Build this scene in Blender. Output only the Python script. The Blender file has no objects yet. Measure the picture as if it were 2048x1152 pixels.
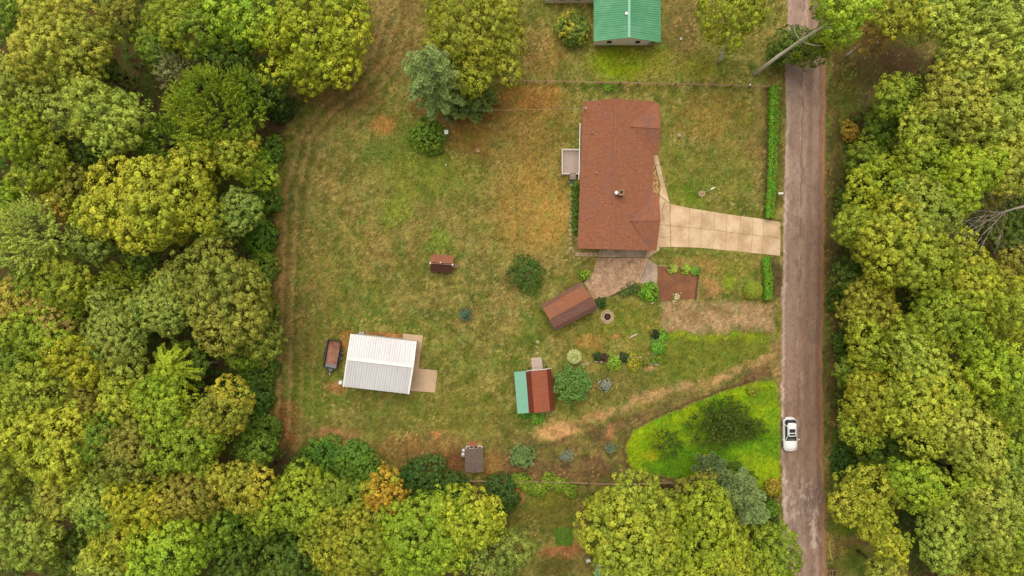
import bpy, math, random
import numpy as np
from mathutils import Vector

# ------------------------------------------------------------------ camera, world, sun, exposure
H = 94.0            # camera height over the ground, metres
S = 15.0            # ground scale of the 2048 px wide photograph, px per metre
scene = bpy.context.scene
cam_d = bpy.data.cameras.new("camera"); cam = bpy.data.objects.new("camera", cam_d)
scene.collection.objects.link(cam); scene.camera = cam
cam.location = (0, 0, H); cam.rotation_euler = (0, 0, 0)
cam_d.sensor_fit = 'HORIZONTAL'; cam_d.angle = 2 * math.atan(1024 / S / H); cam_d.clip_end = 3000

SUN_EL, SUN_AZ = math.radians(69), math.radians(-12)     # sun stands towards +Y (top of the picture), a little to the left
world = bpy.data.worlds.new("World"); scene.world = world; world.use_nodes = True
nt = world.node_tree; nt.nodes.clear()
sky = nt.nodes.new("ShaderNodeTexSky"); sky.sky_type = 'NISHITA'; sky.sun_disc = False
sky.sun_elevation = SUN_EL; sky.sun_rotation = SUN_AZ; sky.dust_density = 4.0; sky.air_density = 1.0; sky.ozone_density = 1.0
hs = nt.nodes.new("ShaderNodeHueSaturation"); hs.inputs['Saturation'].default_value = 0.12     # overcast: grey sky
bg = nt.nodes.new("ShaderNodeBackground"); bg.inputs['Strength'].default_value = 0.075
out = nt.nodes.new("ShaderNodeOutputWorld")
nt.links.new(sky.outputs[0], hs.inputs['Color']); nt.links.new(hs.outputs[0], bg.inputs[0]); nt.links.new(bg.outputs[0], out.inputs[0])
sd = bpy.data.lights.new("sun", 'SUN'); sd.energy = 1.5; sd.angle = math.radians(60); sd.color = (1.0, 0.955, 0.87)
sun = bpy.data.objects.new("sun", sd); scene.collection.objects.link(sun)
sun.rotation_euler = (-(math.pi / 2 - SUN_EL), 0, -SUN_AZ); sun.location = (0, 60, 80)
vs = scene.view_settings; vs.view_transform = 'Standard'; vs.look = 'None'; vs.gamma = 1; vs.use_curve_mapping = False
vs.exposure = 0.66

# ------------------------------------------------------------------ helpers
GAIN = 1.0
def C(r, g, b, k=1.0):
    f = lambda c: ((c / 255 / 12.92) if c / 255 <= .04045 else ((c / 255 + .055) / 1.055) ** 2.4)
    return tuple(min(.85, f(c) * k / GAIN) for c in (r, g, b))
def W(px, py, z=0.0):
    k = (1 - z / H) / S
    return ((px - 1024) * k, (576 - py) * k)
def W3(px, py, z=0.0):
    x, y = W(px, py, z); return (x, y, z)
COL = scene.collection
BASE = {}
def link(o, parent=None):
    COL.objects.link(o)
    if parent is not None: o.parent = parent
    return o
def tag(o, label=None, cat=None, group=None, kind=None):
    if label: o['label'] = label
    if cat: o['category'] = cat
    if group: o['group'] = group
    if kind: o['kind'] = kind
    return o
def thing(name, label, cat, loc, rotz=0.0, group=None, kind=None):
    o = bpy.data.objects.new(name, None); COL.objects.link(o); o.empty_display_size = .3
    o.location = loc; o.rotation_euler = (0, 0, rotz); BASE[o.name] = tuple(loc)
    return tag(o, label, cat, group, kind)

class MB:
    """collects polygons; build() links them as one mesh object"""
    def __init__(s): s.v = []; s.f = []; s.smooth = False
    def add(s, vs, fs):
        n = len(s.v); s.v += [tuple(p) for p in vs]; s.f += [tuple(i + n for i in f) for f in fs]; return s
    def prism(s, poly, z0, z1):
        n = len(poly)
        a = sum(poly[i][0] * poly[(i + 1) % n][1] - poly[(i + 1) % n][0] * poly[i][1] for i in range(n))
        if a < 0: poly = poly[::-1]
        vs = [(p[0], p[1], z0) for p in poly] + [(p[0], p[1], z1) for p in poly]
        fs = [tuple(range(n - 1, -1, -1)), tuple(range(n, 2 * n))] + [(i, (i + 1) % n, n + (i + 1) % n, n + i) for i in range(n)]
        return s.add(vs, fs)
    def slab(s, pts, t=.1):
        """3-D polygon given thickness t downwards"""
        n = len(pts)
        a = sum(pts[i][0] * pts[(i + 1) % n][1] - pts[(i + 1) % n][0] * pts[i][1] for i in range(n))
        if a < 0: pts = pts[::-1]
        vs = [(p[0], p[1], p[2] - t) for p in pts] + [tuple(p) for p in pts]
        fs = [tuple(range(n - 1, -1, -1)), tuple(range(n, 2 * n))] + [(i, (i + 1) % n, n + (i + 1) % n, n + i) for i in range(n)]
        return s.add(vs, fs)
    def box(s, c, d, rot=0.0):
        ca, sa = math.cos(rot), math.sin(rot); vs = []
        for dz in (-.5, .5):
            for dx, dy in ((-.5, -.5), (.5, -.5), (.5, .5), (-.5, .5)):
                x, y = dx * d[0], dy * d[1]
                vs.append((c[0] + x * ca - y * sa, c[1] + x * sa + y * ca, c[2] + dz * d[2]))
        return s.add(vs, [(3, 2, 1, 0), (4, 5, 6, 7), (0, 1, 5, 4), (1, 2, 6, 5), (2, 3, 7, 6), (3, 0, 4, 7)])
    def bar(s, p, q, w, h):
        p, q = Vector(p), Vector(q); d = (q - p).normalized()
        u = d.cross(Vector((0, 0, 1)));  u = Vector((1, 0, 0)) if u.length < 1e-4 else u.normalized()
        n = u.cross(d).normalized(); vs = []
        for e in (p, q):
            for a, b in ((-1, -1), (1, -1), (1, 1), (-1, 1)): vs.append(e + u * (a * w / 2) + n * (b * h / 2))
        return s.add(vs, [(0, 1, 2, 3), (7, 6, 5, 4), (0, 4, 5, 1), (1, 5, 6, 2), (2, 6, 7, 3), (3, 7, 4, 0)])
    def tube(s, pts, rad, n=7):
        pts = [Vector(p) for p in pts]; vs = []; fs = []
        if not hasattr(rad, '__len__'): rad = [rad] * len(pts)
        for i, p in enumerate(pts):
            d = (pts[min(i + 1, len(pts) - 1)] - pts[max(i - 1, 0)]).normalized()
            u = d.cross(Vector((0.13, 0.07, 1))); u = Vector((1, 0, 0)) if u.length < 1e-3 else u.normalized(); w = d.cross(u)
            for k in range(n):
                a = 2 * math.pi * k / n; vs.append(p + (u * math.cos(a) + w * math.sin(a)) * rad[i])
        for i in range(len(pts) - 1):
            for k in range(n):
                a, b = i * n + k, i * n + (k + 1) % n; fs.append((a, b, b + n, a + n))
        fs.append(tuple(range(n - 1, -1, -1))); fs.append(tuple(range((len(pts) - 1) * n, len(pts) * n)))
        return s.add(vs, fs)
    def lathe(s, prof, c, n=20):
        vs = []; fs = []; m = len(prof)
        for r, z in prof:
            for k in range(n):
                a = 2 * math.pi * k / n; vs.append((c[0] + r * math.cos(a), c[1] + r * math.sin(a), c[2] + z))
        for i in range(m - 1):
            for k in range(n):
                a, b = i * n + k, i * n + (k + 1) % n; fs.append((a, b, b + n, a + n))
        fs.append(tuple(range((m - 1) * n, m * n))); fs.append(tuple(range(n - 1, -1, -1)))
        return s.add(vs, fs)
    def loft(s, rings, cap=True):
        n = len(rings[0]); vs = [p for r in rings for p in r]; fs = []
        for i in range(len(rings) - 1):
            for k in range(n):
                a, b = i * n + k, i * n + (k + 1) % n; fs.append((a, b, b + n, a + n))
        if cap: fs.append(tuple(range(n - 1, -1, -1))); fs.append(tuple(range((len(rings) - 1) * n, len(rings) * n)))
        return s.add(vs, fs)
    def build(s, name, mat, parent=None, world=False, smooth=False, loc=None):
        b = BASE.get(parent.name, (0, 0, 0)) if (parent is not None and world) else (0, 0, 0)
        if loc is not None: b = loc
        me = bpy.data.meshes.new(name)
        me.from_pydata([(p[0] - b[0], p[1] - b[1], p[2] - b[2]) for p in s.v], [], s.f)
        me.materials.append(mat); me.update()
        if smooth: me.polygons.foreach_set('use_smooth', [True] * len(me.polygons))
        o = bpy.data.objects.new(name, me); link(o, parent)
        if parent is not None: BASE[o.name] = BASE.get(parent.name, (0, 0, 0))
        if loc is not None: o.location = loc
        return o

# ------------------------------------------------------------------ materials
def mat_new(name):
    m = bpy.data.materials.new(name); m.use_nodes = True
    n = m.node_tree.nodes; return m, n, m.node_tree.links, n['Principled BSDF']
def mat(name, col, rough=.8, var=.25, scale=3.0, metal=0.0, bump=0.0, spec=.3, objvar=0.0, col2=None, s2=.4):
    """plain painted or weathered surface: base colour with two octaves of noise, optional second colour in blotches"""
    m, n, l, p = mat_new(name)
    p.inputs['Roughness'].default_value = rough; p.inputs['Metallic'].default_value = metal; p.inputs['Specular IOR Level'].default_value = spec
    tc = n.new("ShaderNodeTexCoord"); no = n.new("ShaderNodeTexNoise"); no.inputs['Scale'].default_value = scale; no.inputs['Detail'].default_value = 6; no.inputs['Roughness'].default_value = .65
    l.new(tc.outputs['Object'], no.inputs['Vector'])
    rp = n.new("ShaderNodeMapRange"); rp.inputs['From Min'].default_value = .25; rp.inputs['From Max'].default_value = .75
    rp.inputs['To Min'].default_value = 1 - var; rp.inputs['To Max'].default_value = 1 + var; l.new(no.outputs['Fac'], rp.inputs['Value'])
    mx = n.new("ShaderNodeMix"); mx.data_type = 'RGBA'; mx.blend_type = 'MULTIPLY'; mx.inputs['Factor'].default_value = 1
    if col2 is not None:
        n2 = n.new("ShaderNodeTexNoise"); n2.inputs['Scale'].default_value = s2; n2.inputs['Detail'].default_value = 5; l.new(tc.outputs['Object'], n2.inputs['Vector'])
        r2 = n.new("ShaderNodeMapRange"); r2.inputs['From Min'].default_value = .42; r2.inputs['From Max'].default_value = .65; l.new(n2.outputs['Fac'], r2.inputs['Value'])
        m2 = n.new("ShaderNodeMix"); m2.data_type = 'RGBA'; m2.inputs['A'].default_value = (*col, 1); m2.inputs['B'].default_value = (*col2, 1)
        l.new(r2.outputs[0], m2.inputs['Factor']); l.new(m2.outputs['Result'], mx.inputs['A'])
    else: mx.inputs['A'].default_value = (*col, 1)
    src = rp.outputs[0]
    if objvar:
        oi = n.new("ShaderNodeObjectInfo"); r3 = n.new("ShaderNodeMapRange"); r3.inputs['To Min'].default_value = 1 - objvar; r3.inputs['To Max'].default_value = 1 + objvar
        l.new(oi.outputs['Random'], r3.inputs['Value']); mm = n.new("ShaderNodeMath"); mm.operation = 'MULTIPLY'; l.new(src, mm.inputs[0]); l.new(r3.outputs[0], mm.inputs[1]); src = mm.outputs[0]
    l.new(src, mx.inputs['B']); l.new(mx.outputs['Result'], p.inputs['Base Color'])
    if bump:
        b = n.new("ShaderNodeBump"); b.inputs['Strength'].default_value = bump; b.inputs['Distance'].default_value = .03; l.new(no.outputs['Fac'], b.inputs['Height']); l.new(b.outputs[0], p.inputs['Normal'])
    return m
def painted(name, rough=.95, fine=7.0, contrast=.42, bump=.8, stretch=None):
    """surface whose colour sits in the point attribute 'paint', broken up by fine noise"""
    m, n, l, p = mat_new(name); p.inputs['Roughness'].default_value = rough; p.inputs['Specular IOR Level'].default_value = .1
    at = n.new("ShaderNodeAttribute"); at.attribute_name = 'paint'
    tc = n.new("ShaderNodeTexCoord"); mp = n.new("ShaderNodeMapping"); l.new(tc.outputs['Object'], mp.inputs['Vector'])
    if stretch: mp.inputs['Scale'].default_value = stretch
    a = n.new("ShaderNodeTexNoise"); a.inputs['Scale'].default_value = fine; a.inputs['Detail'].default_value = 3; a.inputs['Roughness'].default_value = .8
    b = n.new("ShaderNodeTexNoise"); b.inputs['Scale'].default_value = fine * .28; b.inputs['Detail'].default_value = 5; b.inputs['Roughness'].default_value = .7
    l.new(mp.outputs[0], a.inputs['Vector']); l.new(mp.outputs[0], b.inputs['Vector'])
    ra = n.new("ShaderNodeMapRange"); ra.inputs['From Min'].default_value = .28; ra.inputs['From Max'].default_value = .72; ra.inputs['To Min'].default_value = 1 - contrast; ra.inputs['To Max'].default_value = 1 + contrast
    rb = n.new("ShaderNodeMapRange"); rb.inputs['From Min'].default_value = .3; rb.inputs['From Max'].default_value = .7; rb.inputs['To Min'].default_value = 1 - contrast * .7; rb.inputs['To Max'].default_value = 1 + contrast * .7
    l.new(a.outputs['Fac'], ra.inputs['Value']); l.new(b.outputs['Fac'], rb.inputs['Value'])
    mm = n.new("ShaderNodeMath"); mm.operation = 'MULTIPLY'; l.new(ra.outputs[0], mm.inputs[0]); l.new(rb.outputs[0], mm.inputs[1])
    mx = n.new("ShaderNodeMix"); mx.data_type = 'RGBA'; mx.blend_type = 'MULTIPLY'; mx.inputs['Factor'].default_value = 1
    l.new(at.outputs['Color'], mx.inputs['A']); l.new(mm.outputs[0], mx.inputs['B']); l.new(mx.outputs['Result'], p.inputs['Base Color'])
    bp = n.new("ShaderNodeBump"); bp.inputs['Strength'].default_value = bump; bp.inputs['Distance'].default_value = .06; l.new(a.outputs['Fac'], bp.inputs['Height']); l.new(bp.outputs[0], p.inputs['Normal'])
    return m
def foliage(name, second=None, frac=0.0, hue=.024, val=.52, trans=.16):
    """leaves: the object's own colour, varied spray by spray; 'second' colours a share of the sprays"""
    m, n, l, p = mat_new(name); p.inputs['Roughness'].default_value = .5; p.inputs['Specular IOR Level'].default_value = .22
    oi = n.new("ShaderNodeObjectInfo"); at = n.new("ShaderNodeAttribute"); at.attribute_name = 'tint'; a2 = n.new("ShaderNodeAttribute"); a2.attribute_name = 'spray'
    src = oi.outputs['Color']
    if second is not None:
        r = n.new("ShaderNodeMapRange"); r.inputs['From Min'].default_value = 1 - frac - .12; r.inputs['From Max'].default_value = 1 - frac + .12; l.new(a2.outputs['Fac'], r.inputs['Value'])
        mx = n.new("ShaderNodeMix"); mx.data_type = 'RGBA'; l.new(r.outputs[0], mx.inputs['Factor']); l.new(src, mx.inputs['A']); mx.inputs['B'].default_value = (*second, 1); src = mx.outputs['Result']
    h = n.new("ShaderNodeHueSaturation")
    rh = n.new("ShaderNodeMapRange"); rh.inputs['To Min'].default_value = .5 + hue; rh.inputs['To Max'].default_value = .5 - hue; l.new(a2.outputs['Fac'], rh.inputs['Value']); l.new(rh.outputs[0], h.inputs['Hue'])
    rv = n.new("ShaderNodeMapRange"); rv.inputs['To Min'].default_value = 1 - val; rv.inputs['To Max'].default_value = 1 + val; l.new(at.outputs['Fac'], rv.inputs['Value']); l.new(rv.outputs[0], h.inputs['Value'])
    l.new(src, h.inputs['Color']); l.new(h.outputs[0], p.inputs['Base Color'])
    t = n.new("ShaderNodeBsdfTranslucent"); l.new(h.outputs[0], t.inputs['Color'])
    ms = n.new("ShaderNodeMixShader"); ms.inputs[0].default_value = trans; l.new(p.outputs[0], ms.inputs[1]); l.new(t.outputs[0], ms.inputs[2])
    l.new(ms.outputs[0], n['Material Output'].inputs['Surface'])
    return m
M = {}
M['leaf'] = foliage('leaves'); M['leaf_autumn'] = foliage('leaves_turning_orange', C(184, 154, 60), .30, hue=.012)
M['leaf_orange'] = foliage('leaves_orange', C(160, 166, 50), .42, hue=.01); M['leaf_pink'] = foliage('leaves_turning_pink', C(184, 160, 84), .26, hue=.015)
M['leaf_yellow'] = foliage('leaves_turning_yellow', C(188, 178, 52), .28, hue=.015)
M['needle'] = foliage('needles', hue=.008, val=.38, trans=.12)
M['bark'] = mat('grey_bark', C(222, 210, 190), .9, .35, 4, bump=.5); M['bark_grey'] = mat('silvery_dead_wood', C(168, 154, 136), .9, .35, 4, bump=.5); M['bark_dark'] = mat('dark_bark', C(95, 78, 62), .9, .35, 4, bump=.5)
M['ground'] = painted('lawn_and_soil'); M['road'] = painted('worn_asphalt', .9, 6.0, .16, .25, (1, .35, 1))
M['concrete'] = mat('driveway_concrete', C(208, 178, 142), .9, .12, 2.5, bump=.15, objvar=.07, col2=C(184, 150, 114), s2=.45)
M['concrete_grey'] = mat('grey_concrete', C(176, 152, 128), .9, .15, 2.5, bump=.15, objvar=.06, col2=C(140, 120, 108), s2=.6)
M['concrete_tan'] = mat('barn_pad_concrete', C(190, 160, 128), .9, .10, 2, bump=.1, col2=C(172, 144, 112), s2=.4)
M['soil'] = mat('bare_garden_soil', C(118, 78, 54), 1, .28, 5, bump=.8, col2=C(134, 88, 60), s2=.7)
M['timber'] = mat('weathered_timber', C(150, 120, 88), .9, .3, 6, bump=.3); M['timber_dark'] = mat('old_dark_timber', C(86, 66, 48), .9, .3, 6, bump=.3)
M['timber_grey'] = mat('grey_deck_boards', C(182, 160, 145), .85, .15, 8, objvar=.06); M['white'] = mat('white_paint', C(232, 228, 220), .6, .06, 2)
M['cream'] = mat('cream_siding', C(238, 222, 204), .7, .05, 2); M['siding_red'] = mat('barn_red_siding', C(118, 50, 36), .8, .2, 4)
M['glass'] = mat('dark_window_glass', (.02, .03, .035), .08, .1, 2, spec=.6); M['black'] = mat('black_steel', (.02, .02, .021), .5, .3, 5, spec=.4)
M['galv'] = mat('galvanised_steel', C(176, 176, 172), .4, .12, 4, metal=.5); M['step'] = mat('mossy_step_stone', C(158, 138, 100), .95, .25, 6, bump=.6, objvar=.22, col2=C(120, 112, 66), s2=1.5); M['stone'] = mat('grey_tan_stone', C(178, 152, 120), .95, .25, 6, bump=.6, objvar=.18)
M['ash'] = mat('ash_and_char', C(54, 42, 36), 1, .4, 8, bump=.5); M['metal_white'] = mat('white_metal_roofing', C(206, 202, 199), .38, .035, .8, spec=.5, col2=C(197, 192, 189), s2=.25)
M['metal_green'] = mat('green_metal_roofing', C(84, 150, 104), .4, .08, 1.2, spec=.45, col2=C(102, 162, 120), s2=.3)
M['metal_mint'] = mat('faded_mint_metal_roofing', C(126, 176, 148), .45, .08, 2, spec=.4)
M['grey_metal'] = mat('grey_sheet', C(128, 120, 120), .5, .15, 3)
def shingle(name, c1, c2, cs, sx=1.1, sy=.14, rot=0.0):
    m, n, l, p = mat_new(name); p.inputs['Roughness'].default_value = .95; p.inputs['Specular IOR Level'].default_value = .15
    tc = n.new("ShaderNodeTexCoord"); mp = n.new("ShaderNodeMapping"); mp.inputs['Rotation'].default_value = (0, 0, rot); l.new(tc.outputs['Object'], mp.inputs['Vector'])
    b = n.new("ShaderNodeTexBrick"); b.inputs['Scale'].default_value = 1; b.inputs['Brick Width'].default_value = .32; b.inputs['Row Height'].default_value = sy; b.inputs['Mortar Size'].default_value = .008; b.inputs['Bias'].default_value = 0
    b.inputs['Color1'].default_value = (*c1, 1); b.inputs['Color2'].default_value = (*c2, 1); b.inputs['Mortar'].default_value = (c1[0] * .65, c1[1] * .6, c1[2] * .6, 1)
    l.new(mp.outputs[0], b.inputs['Vector'])
    no = n.new("ShaderNodeTexNoise"); no.inputs['Scale'].default_value = 4.5; no.inputs['Detail'].default_value = 6; no.inputs['Roughness'].default_value = .75; l.new(tc.outputs['Object'], no.inputs['Vector'])
    r = n.new("ShaderNodeMapRange"); r.inputs['From Min'].default_value = .3; r.inputs['From Max'].default_value = .7; r.inputs['To Min'].default_value = .78; r.inputs['To Max'].default_value = 1.22; l.new(no.outputs['Fac'], r.inputs['Value'])
    mx = n.new("ShaderNodeMix"); mx.data_type = 'RGBA'; mx.blend_type = 'MULTIPLY'; mx.inputs['Factor'].default_value = 1; l.new(b.outputs['Color'], mx.inputs['A']); l.new(r.outputs[0], mx.inputs['B'])
    n2 = n.new("ShaderNodeTexNoise"); n2.inputs['Scale'].default_value = .45; n2.inputs['Detail'].default_value = 5; l.new(tc.outputs['Object'], n2.inputs['Vector'])
    r2 = n.new("ShaderNodeMapRange"); r2.inputs['From Min'].default_value = .48; r2.inputs['From Max'].default_value = .72; r2.inputs['To Max'].default_value = .75; l.new(n2.outputs['Fac'], r2.inputs['Value'])
    m2 = n.new("ShaderNodeMix"); m2.data_type = 'RGBA'; m2.inputs['B'].default_value = (*cs, 1); l.new(r2.outputs[0], m2.inputs['Factor']); l.new(mx.outputs['Result'], m2.inputs['A'])
    l.new(m2.outputs['Result'], p.inputs['Base Color'])
    bp = n.new("ShaderNodeBump"); bp.inputs['Strength'].default_value = .5; bp.inputs['Distance'].default_value = .03; l.new(no.outputs['Fac'], bp.inputs['Height']); l.new(bp.outputs[0], p.inputs['Normal'])
    return m
M['shingle'] = shingle('red_brown_shingles', C(156, 102, 74), C(140, 88, 64), C(136, 94, 78))
M['shingle_cross'] = shingle('red_brown_shingles_blotched', C(154, 100, 74), C(140, 90, 68), C(118, 88, 80), rot=math.pi / 2)  # courses turned for the gables, noise blotches in a darker purple-brown
M['shingle_rust'] = shingle('rust_shingles', C(152, 100, 72), C(142, 92, 66), C(132, 92, 76)); M['shingle_red'] = shingle('brick_red_shingles', C(160, 94, 68), C(150, 86, 62), C(144, 90, 70))
M['shingle_redside'] = shingle('deep_red_shingles', C(130, 62, 44), C(120, 56, 40), C(116, 62, 48))
M['shingle_maroon'] = shingle('maroon_shingles', C(90, 56, 48), C(80, 50, 46), C(92, 66, 48)); M['shingle_brown'] = shingle('purple_brown_shingles', C(134, 96, 82), C(124, 88, 76), C(122, 96, 88))
M['shingle_grey'] = shingle('grey_brown_shingles', C(122, 104, 92), C(104, 88, 78), C(118, 102, 80), sy=.13)

# ------------------------------------------------------------------ numpy noise and masks for the painted surfaces
rngG = np.random.default_rng(7)
LAT = rngG.random((8, 256, 256))
def vnoise(x, y, k=0):
    xi = np.floor(x).astype(int); yi = np.floor(y).astype(int); fx = x - xi; fy = y - yi
    fx = fx * fx * (3 - 2 * fx); fy = fy * fy * (3 - 2 * fy); L = LAT[k % 8]
    a = L[xi & 255, yi & 255]; b = L[(xi + 1) & 255, yi & 255]; c = L[xi & 255, (yi + 1) & 255]; d = L[(xi + 1) & 255, (yi + 1) & 255]
    return (a * (1 - fx) + b * fx) * (1 - fy) + (c * (1 - fx) + d * fx) * fy
def fbm(x, y, k=0, o=4):
    s = 0; w = 0
    for i in range(o): s = s + vnoise(x * 2 ** i + 17.3 * i, y * 2 ** i + 9.1 * i, k + i) * .55 ** i; w += .55 ** i
    return s / w
def sst(a, b, x): t = np.clip((x - a) / (b - a), 0, 1); return t * t * (3 - 2 * t)
def poly_sd(px, py, poly):
    """signed distance in px, positive inside"""
    d = np.full(px.shape, 1e9); ins = np.zeros(px.shape, bool); n = len(poly)
    for i in range(n):
        x0, y0 = poly[i]; x1, y1 = poly[(i + 1) % n]; ex, ey = x1 - x0, y1 - y0; L2 = ex * ex + ey * ey + 1e-9
        t = np.clip(((px - x0) * ex + (py - y0) * ey) / L2, 0, 1); d = np.minimum(d, np.hypot(px - x0 - t * ex, py - y0 - t * ey))
        c = ((y0 > py) != (y1 > py)) & (px < (x1 - x0) * (py - y0) / (y1 - y0 + 1e-12) + x0); ins ^= c
    return np.where(ins, d, -d)
def line_d(px, py, pts):
    d = np.full(px.shape, 1e9)
    for (x0, y0), (x1, y1) in zip(pts[:-1], pts[1:]):
        ex, ey = x1 - x0, y1 - y0; t = np.clip(((px - x0) * ex + (py - y0) * ey) / (ex * ex + ey * ey), 0, 1); d = np.minimum(d, np.hypot(px - x0 - t * ex, py - y0 - t * ey))
    return d

WOOD_W = [(-400, -300), (650, -300), (700, 40), (640, 130), (565, 150), (572, 230), (548, 330), (545, 600), (540, 800), (545, 890), (640, 905), (760, 940), (900, 965), (1000, 975), (1010, 1060), (1060, 1500), (-400, 1500)]
WOOD_E = [(1690, 240), (1760, 200), (1860, 120), (1900, 40), (1960, -300), (2500, -300), (2500, 1500), (1880, 1500), (1800, 1060), (1680, 1000), (1672, 600), (1680, 400)]
WOOD_S = [(1175, 985), (1330, 985), (1400, 955), (1480, 950), (1545, 990), (1590, 1152), (1600, 1500), (1200, 1500)]
LAWN = [(1253, 905), (1258, 878), (1268, 862), (1300, 846), (1345, 826), (1400, 800), (1450, 782), (1500, 766), (1557, 758), (1560, 990), (1480, 985), (1430, 952), (1340, 955), (1280, 943), (1256, 932)]

def ground_paint(x, y):
    px = x * S + 1024; py = 576 - y * S
    w1 = fbm(x * .35, y * .35, 1) - .5; w2 = fbm(x * .35 + 50, y * .35, 2) - .5; f1 = fbm(x * 1.3, y * 1.3, 3) - .5
    qx = px + w1 * 34 + f1 * 14; qy = py + w2 * 34 + f1 * 14            # ragged copies of the coordinates
    c = np.empty(x.shape + (3,))
    def setc(col): c[...] = col
    def mix(m, col): c[...] = c * (1 - m[..., None]) + np.array(col) * m[..., None]
    def blob(cx, cy, rx, ry, col, a=1.0, soft=.55, rag=True):
        X, Y = (qx, qy) if rag else (px, py)
        r = np.hypot((X - cx) / rx, (Y - cy) / ry); mix(a * (1 - sst(1 - soft, 1 + soft * .3, r)), col)
    olive = C(118, 113, 48); tan = C(140, 121, 64); green = C(98, 112, 38); straw = C(184, 152, 88); brown = C(124, 92, 56); orange = C(152, 108, 54)
    setc(olive)
    mix(sst(.46, .68, fbm(x * .10, y * .10, 4)) * .75, green)
    mix(sst(.48, .70, fbm(x * .16 + 30, y * .16, 5)) * .6, tan); mix(sst(.5, .68, fbm(x * .09 + 70, y * .09, 3)) * .45, C(126, 98, 58))
    mix(sst(.48, .66, fbm(x * .55, y * .55, 6)) * .65, C(146, 130, 66)); mix(sst(.50, .68, fbm(x * .6 + 11, y * .6, 2)) * .6, C(90, 96, 32)); mix(sst(.54, .70, fbm(x * 1.5 + 3, y * 1.5, 7)) * .5, C(84, 84, 34)); mix(sst(.54, .70, fbm(x * 1.7 + 31, y * 1.7, 1)) * .45, C(158, 142, 82))
    # broad zones of the lawns
    blob(1030, 250, 140, 90, orange, .5); blob(1060, 195, 90, 30, C(158, 104, 50), .6); blob(930, 270, 60, 60, orange, .45); blob(1060, 410, 95, 115, C(166, 126, 60), .62); blob(1110, 440, 40, 60, C(172, 132, 64), .55); blob(1110, 260, 40, 40, C(104, 100, 38), .5); blob(1010, 320, 40, 60, tan, .4)
    blob(800, 290, 90, 60, green, .7); blob(850, 350, 120, 60, C(112, 122, 36), .55); blob(880, 482, 24, 26, C(106, 140, 36), .55); blob(880, 505, 50, 30, green, .6); blob(800, 420, 40, 34, C(112, 130, 34), .6)
    blob(765, 250, 26, 26, C(178, 118, 64), .6); blob(750, 115, 40, 30, C(170, 120, 70), .5); blob(790, 60, 80, 120, brown, .45); blob(680, 190, 90, 40, C(136, 98, 58), .6); blob(860, 225, 60, 30, C(120, 82, 48), .6); blob(960, 215, 60, 34, C(118, 76, 42), .5)
    blob(640, 620, 90, 160, C(116, 104, 46), .45); blob(620, 790, 55, 70, C(98, 118, 34), .65); blob(720, 640, 60, 30, green, .5); blob(800, 815, 140, 60, C(112, 108, 46), .5); blob(930, 830, 90, 60, C(120, 112, 46), .5)
    blob(570, 850, 34, 70, C(138, 88, 52), .85); blob(560, 560, 26, 190, C(146, 108, 64), .6); blob(675, 868, 55, 24, C(160, 112, 72), .8); blob(850, 888, 110, 26, C(140, 96, 58), .6); blob(870, 873, 12, 8, C(196, 130, 78), .9); blob(800, 915, 100, 26, C(122, 82, 50), .55)
    blob(905, 925, 40, 34, C(112, 68, 44), .9); blob(985, 930, 36, 24, C(150, 104, 60), .7); blob(670, 770, 26, 16, C(172, 118, 70), .7); blob(690, 690, 14, 40, C(176, 112, 62), .6); blob(755, 671, 60, 8, C(160, 100, 64), .8, .4, False)
    tp_ = [(775, 20), (745, 110), (700, 170), (640, 215), (598, 280), (574, 380), (566, 520), (560, 700), (556, 860)]
    for off, aa in ((0, .5), (9, .4), (22, .55), (31, .4), (46, .3), (66, .25), (88, .2)):
        d = line_d(px + w1 * 10, py + w2 * 8, [(p[0] + off, p[1] + off * .5 * (i < 4)) for i, p in enumerate(tp_)]); am = aa * (.35 + 1.3 * fbm(x * .5, y * .3, 5)); mix(np.clip(am, 0, 1) * (1 - sst(1.5, 6, d)), C(166, 130, 82) if off % 2 == 0 else C(96, 84, 46))
    mix(.22 * sst(.1, .9, np.sin(px * .30 + w1 * 6)) * sst(560, 620, px) * (1 - sst(760, 840, px)), C(106, 96, 46))      # mowing lines
    mix(.18 * sst(.2, .9, np.sin(py * .34 + px * .05 + w2 * 7)) * sst(690, 760, px) * (1 - sst(1080, 1140, px)) * sst(520, 580, py), C(100, 96, 44))
    # neighbour's lawn at the top
    blob(1250, 125, 85, 42, C(122, 136, 18), .95); blob(1340, 130, 90, 36, C(128, 126, 38), .6); blob(1090, 110, 60, 50, C(150, 112, 60), .5); blob(1240, 180, 50, 14, C(82, 84, 36), .6); blob(1365, 60, 36, 90, C(112, 88, 52), .5); blob(1400, 130, 40, 20, C(128, 130, 38), .5)
    blob(1425, 230, 90, 60, C(148, 116, 56), .5); blob(1440, 340, 90, 60, C(112, 112, 42), .5); blob(1370, 390, 40, 34, C(110, 122, 30), .6); blob(1355, 340, 26, 60, C(104, 112, 36), .5); blob(1520, 300, 24, 130, C(132, 104, 58), .5)
    blob(1545, 300, 26, 150, C(96, 78, 48), .75, .3); blob(1560, 300, 10, 150, C(104, 100, 44), .5, .3); blob(1550, 560, 26, 50, C(92, 72, 48), .8, .4)
    # around the patio and garden
    blob(1400, 530, 80, 22, C(150, 118, 62), .55); blob(1470, 545, 44, 40, C(112, 118, 38), .5); blob(1421, 573, 22, 18, C(176, 122, 78), .9); blob(1455, 560, 16, 18, C(126, 142, 36), .8)
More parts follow.
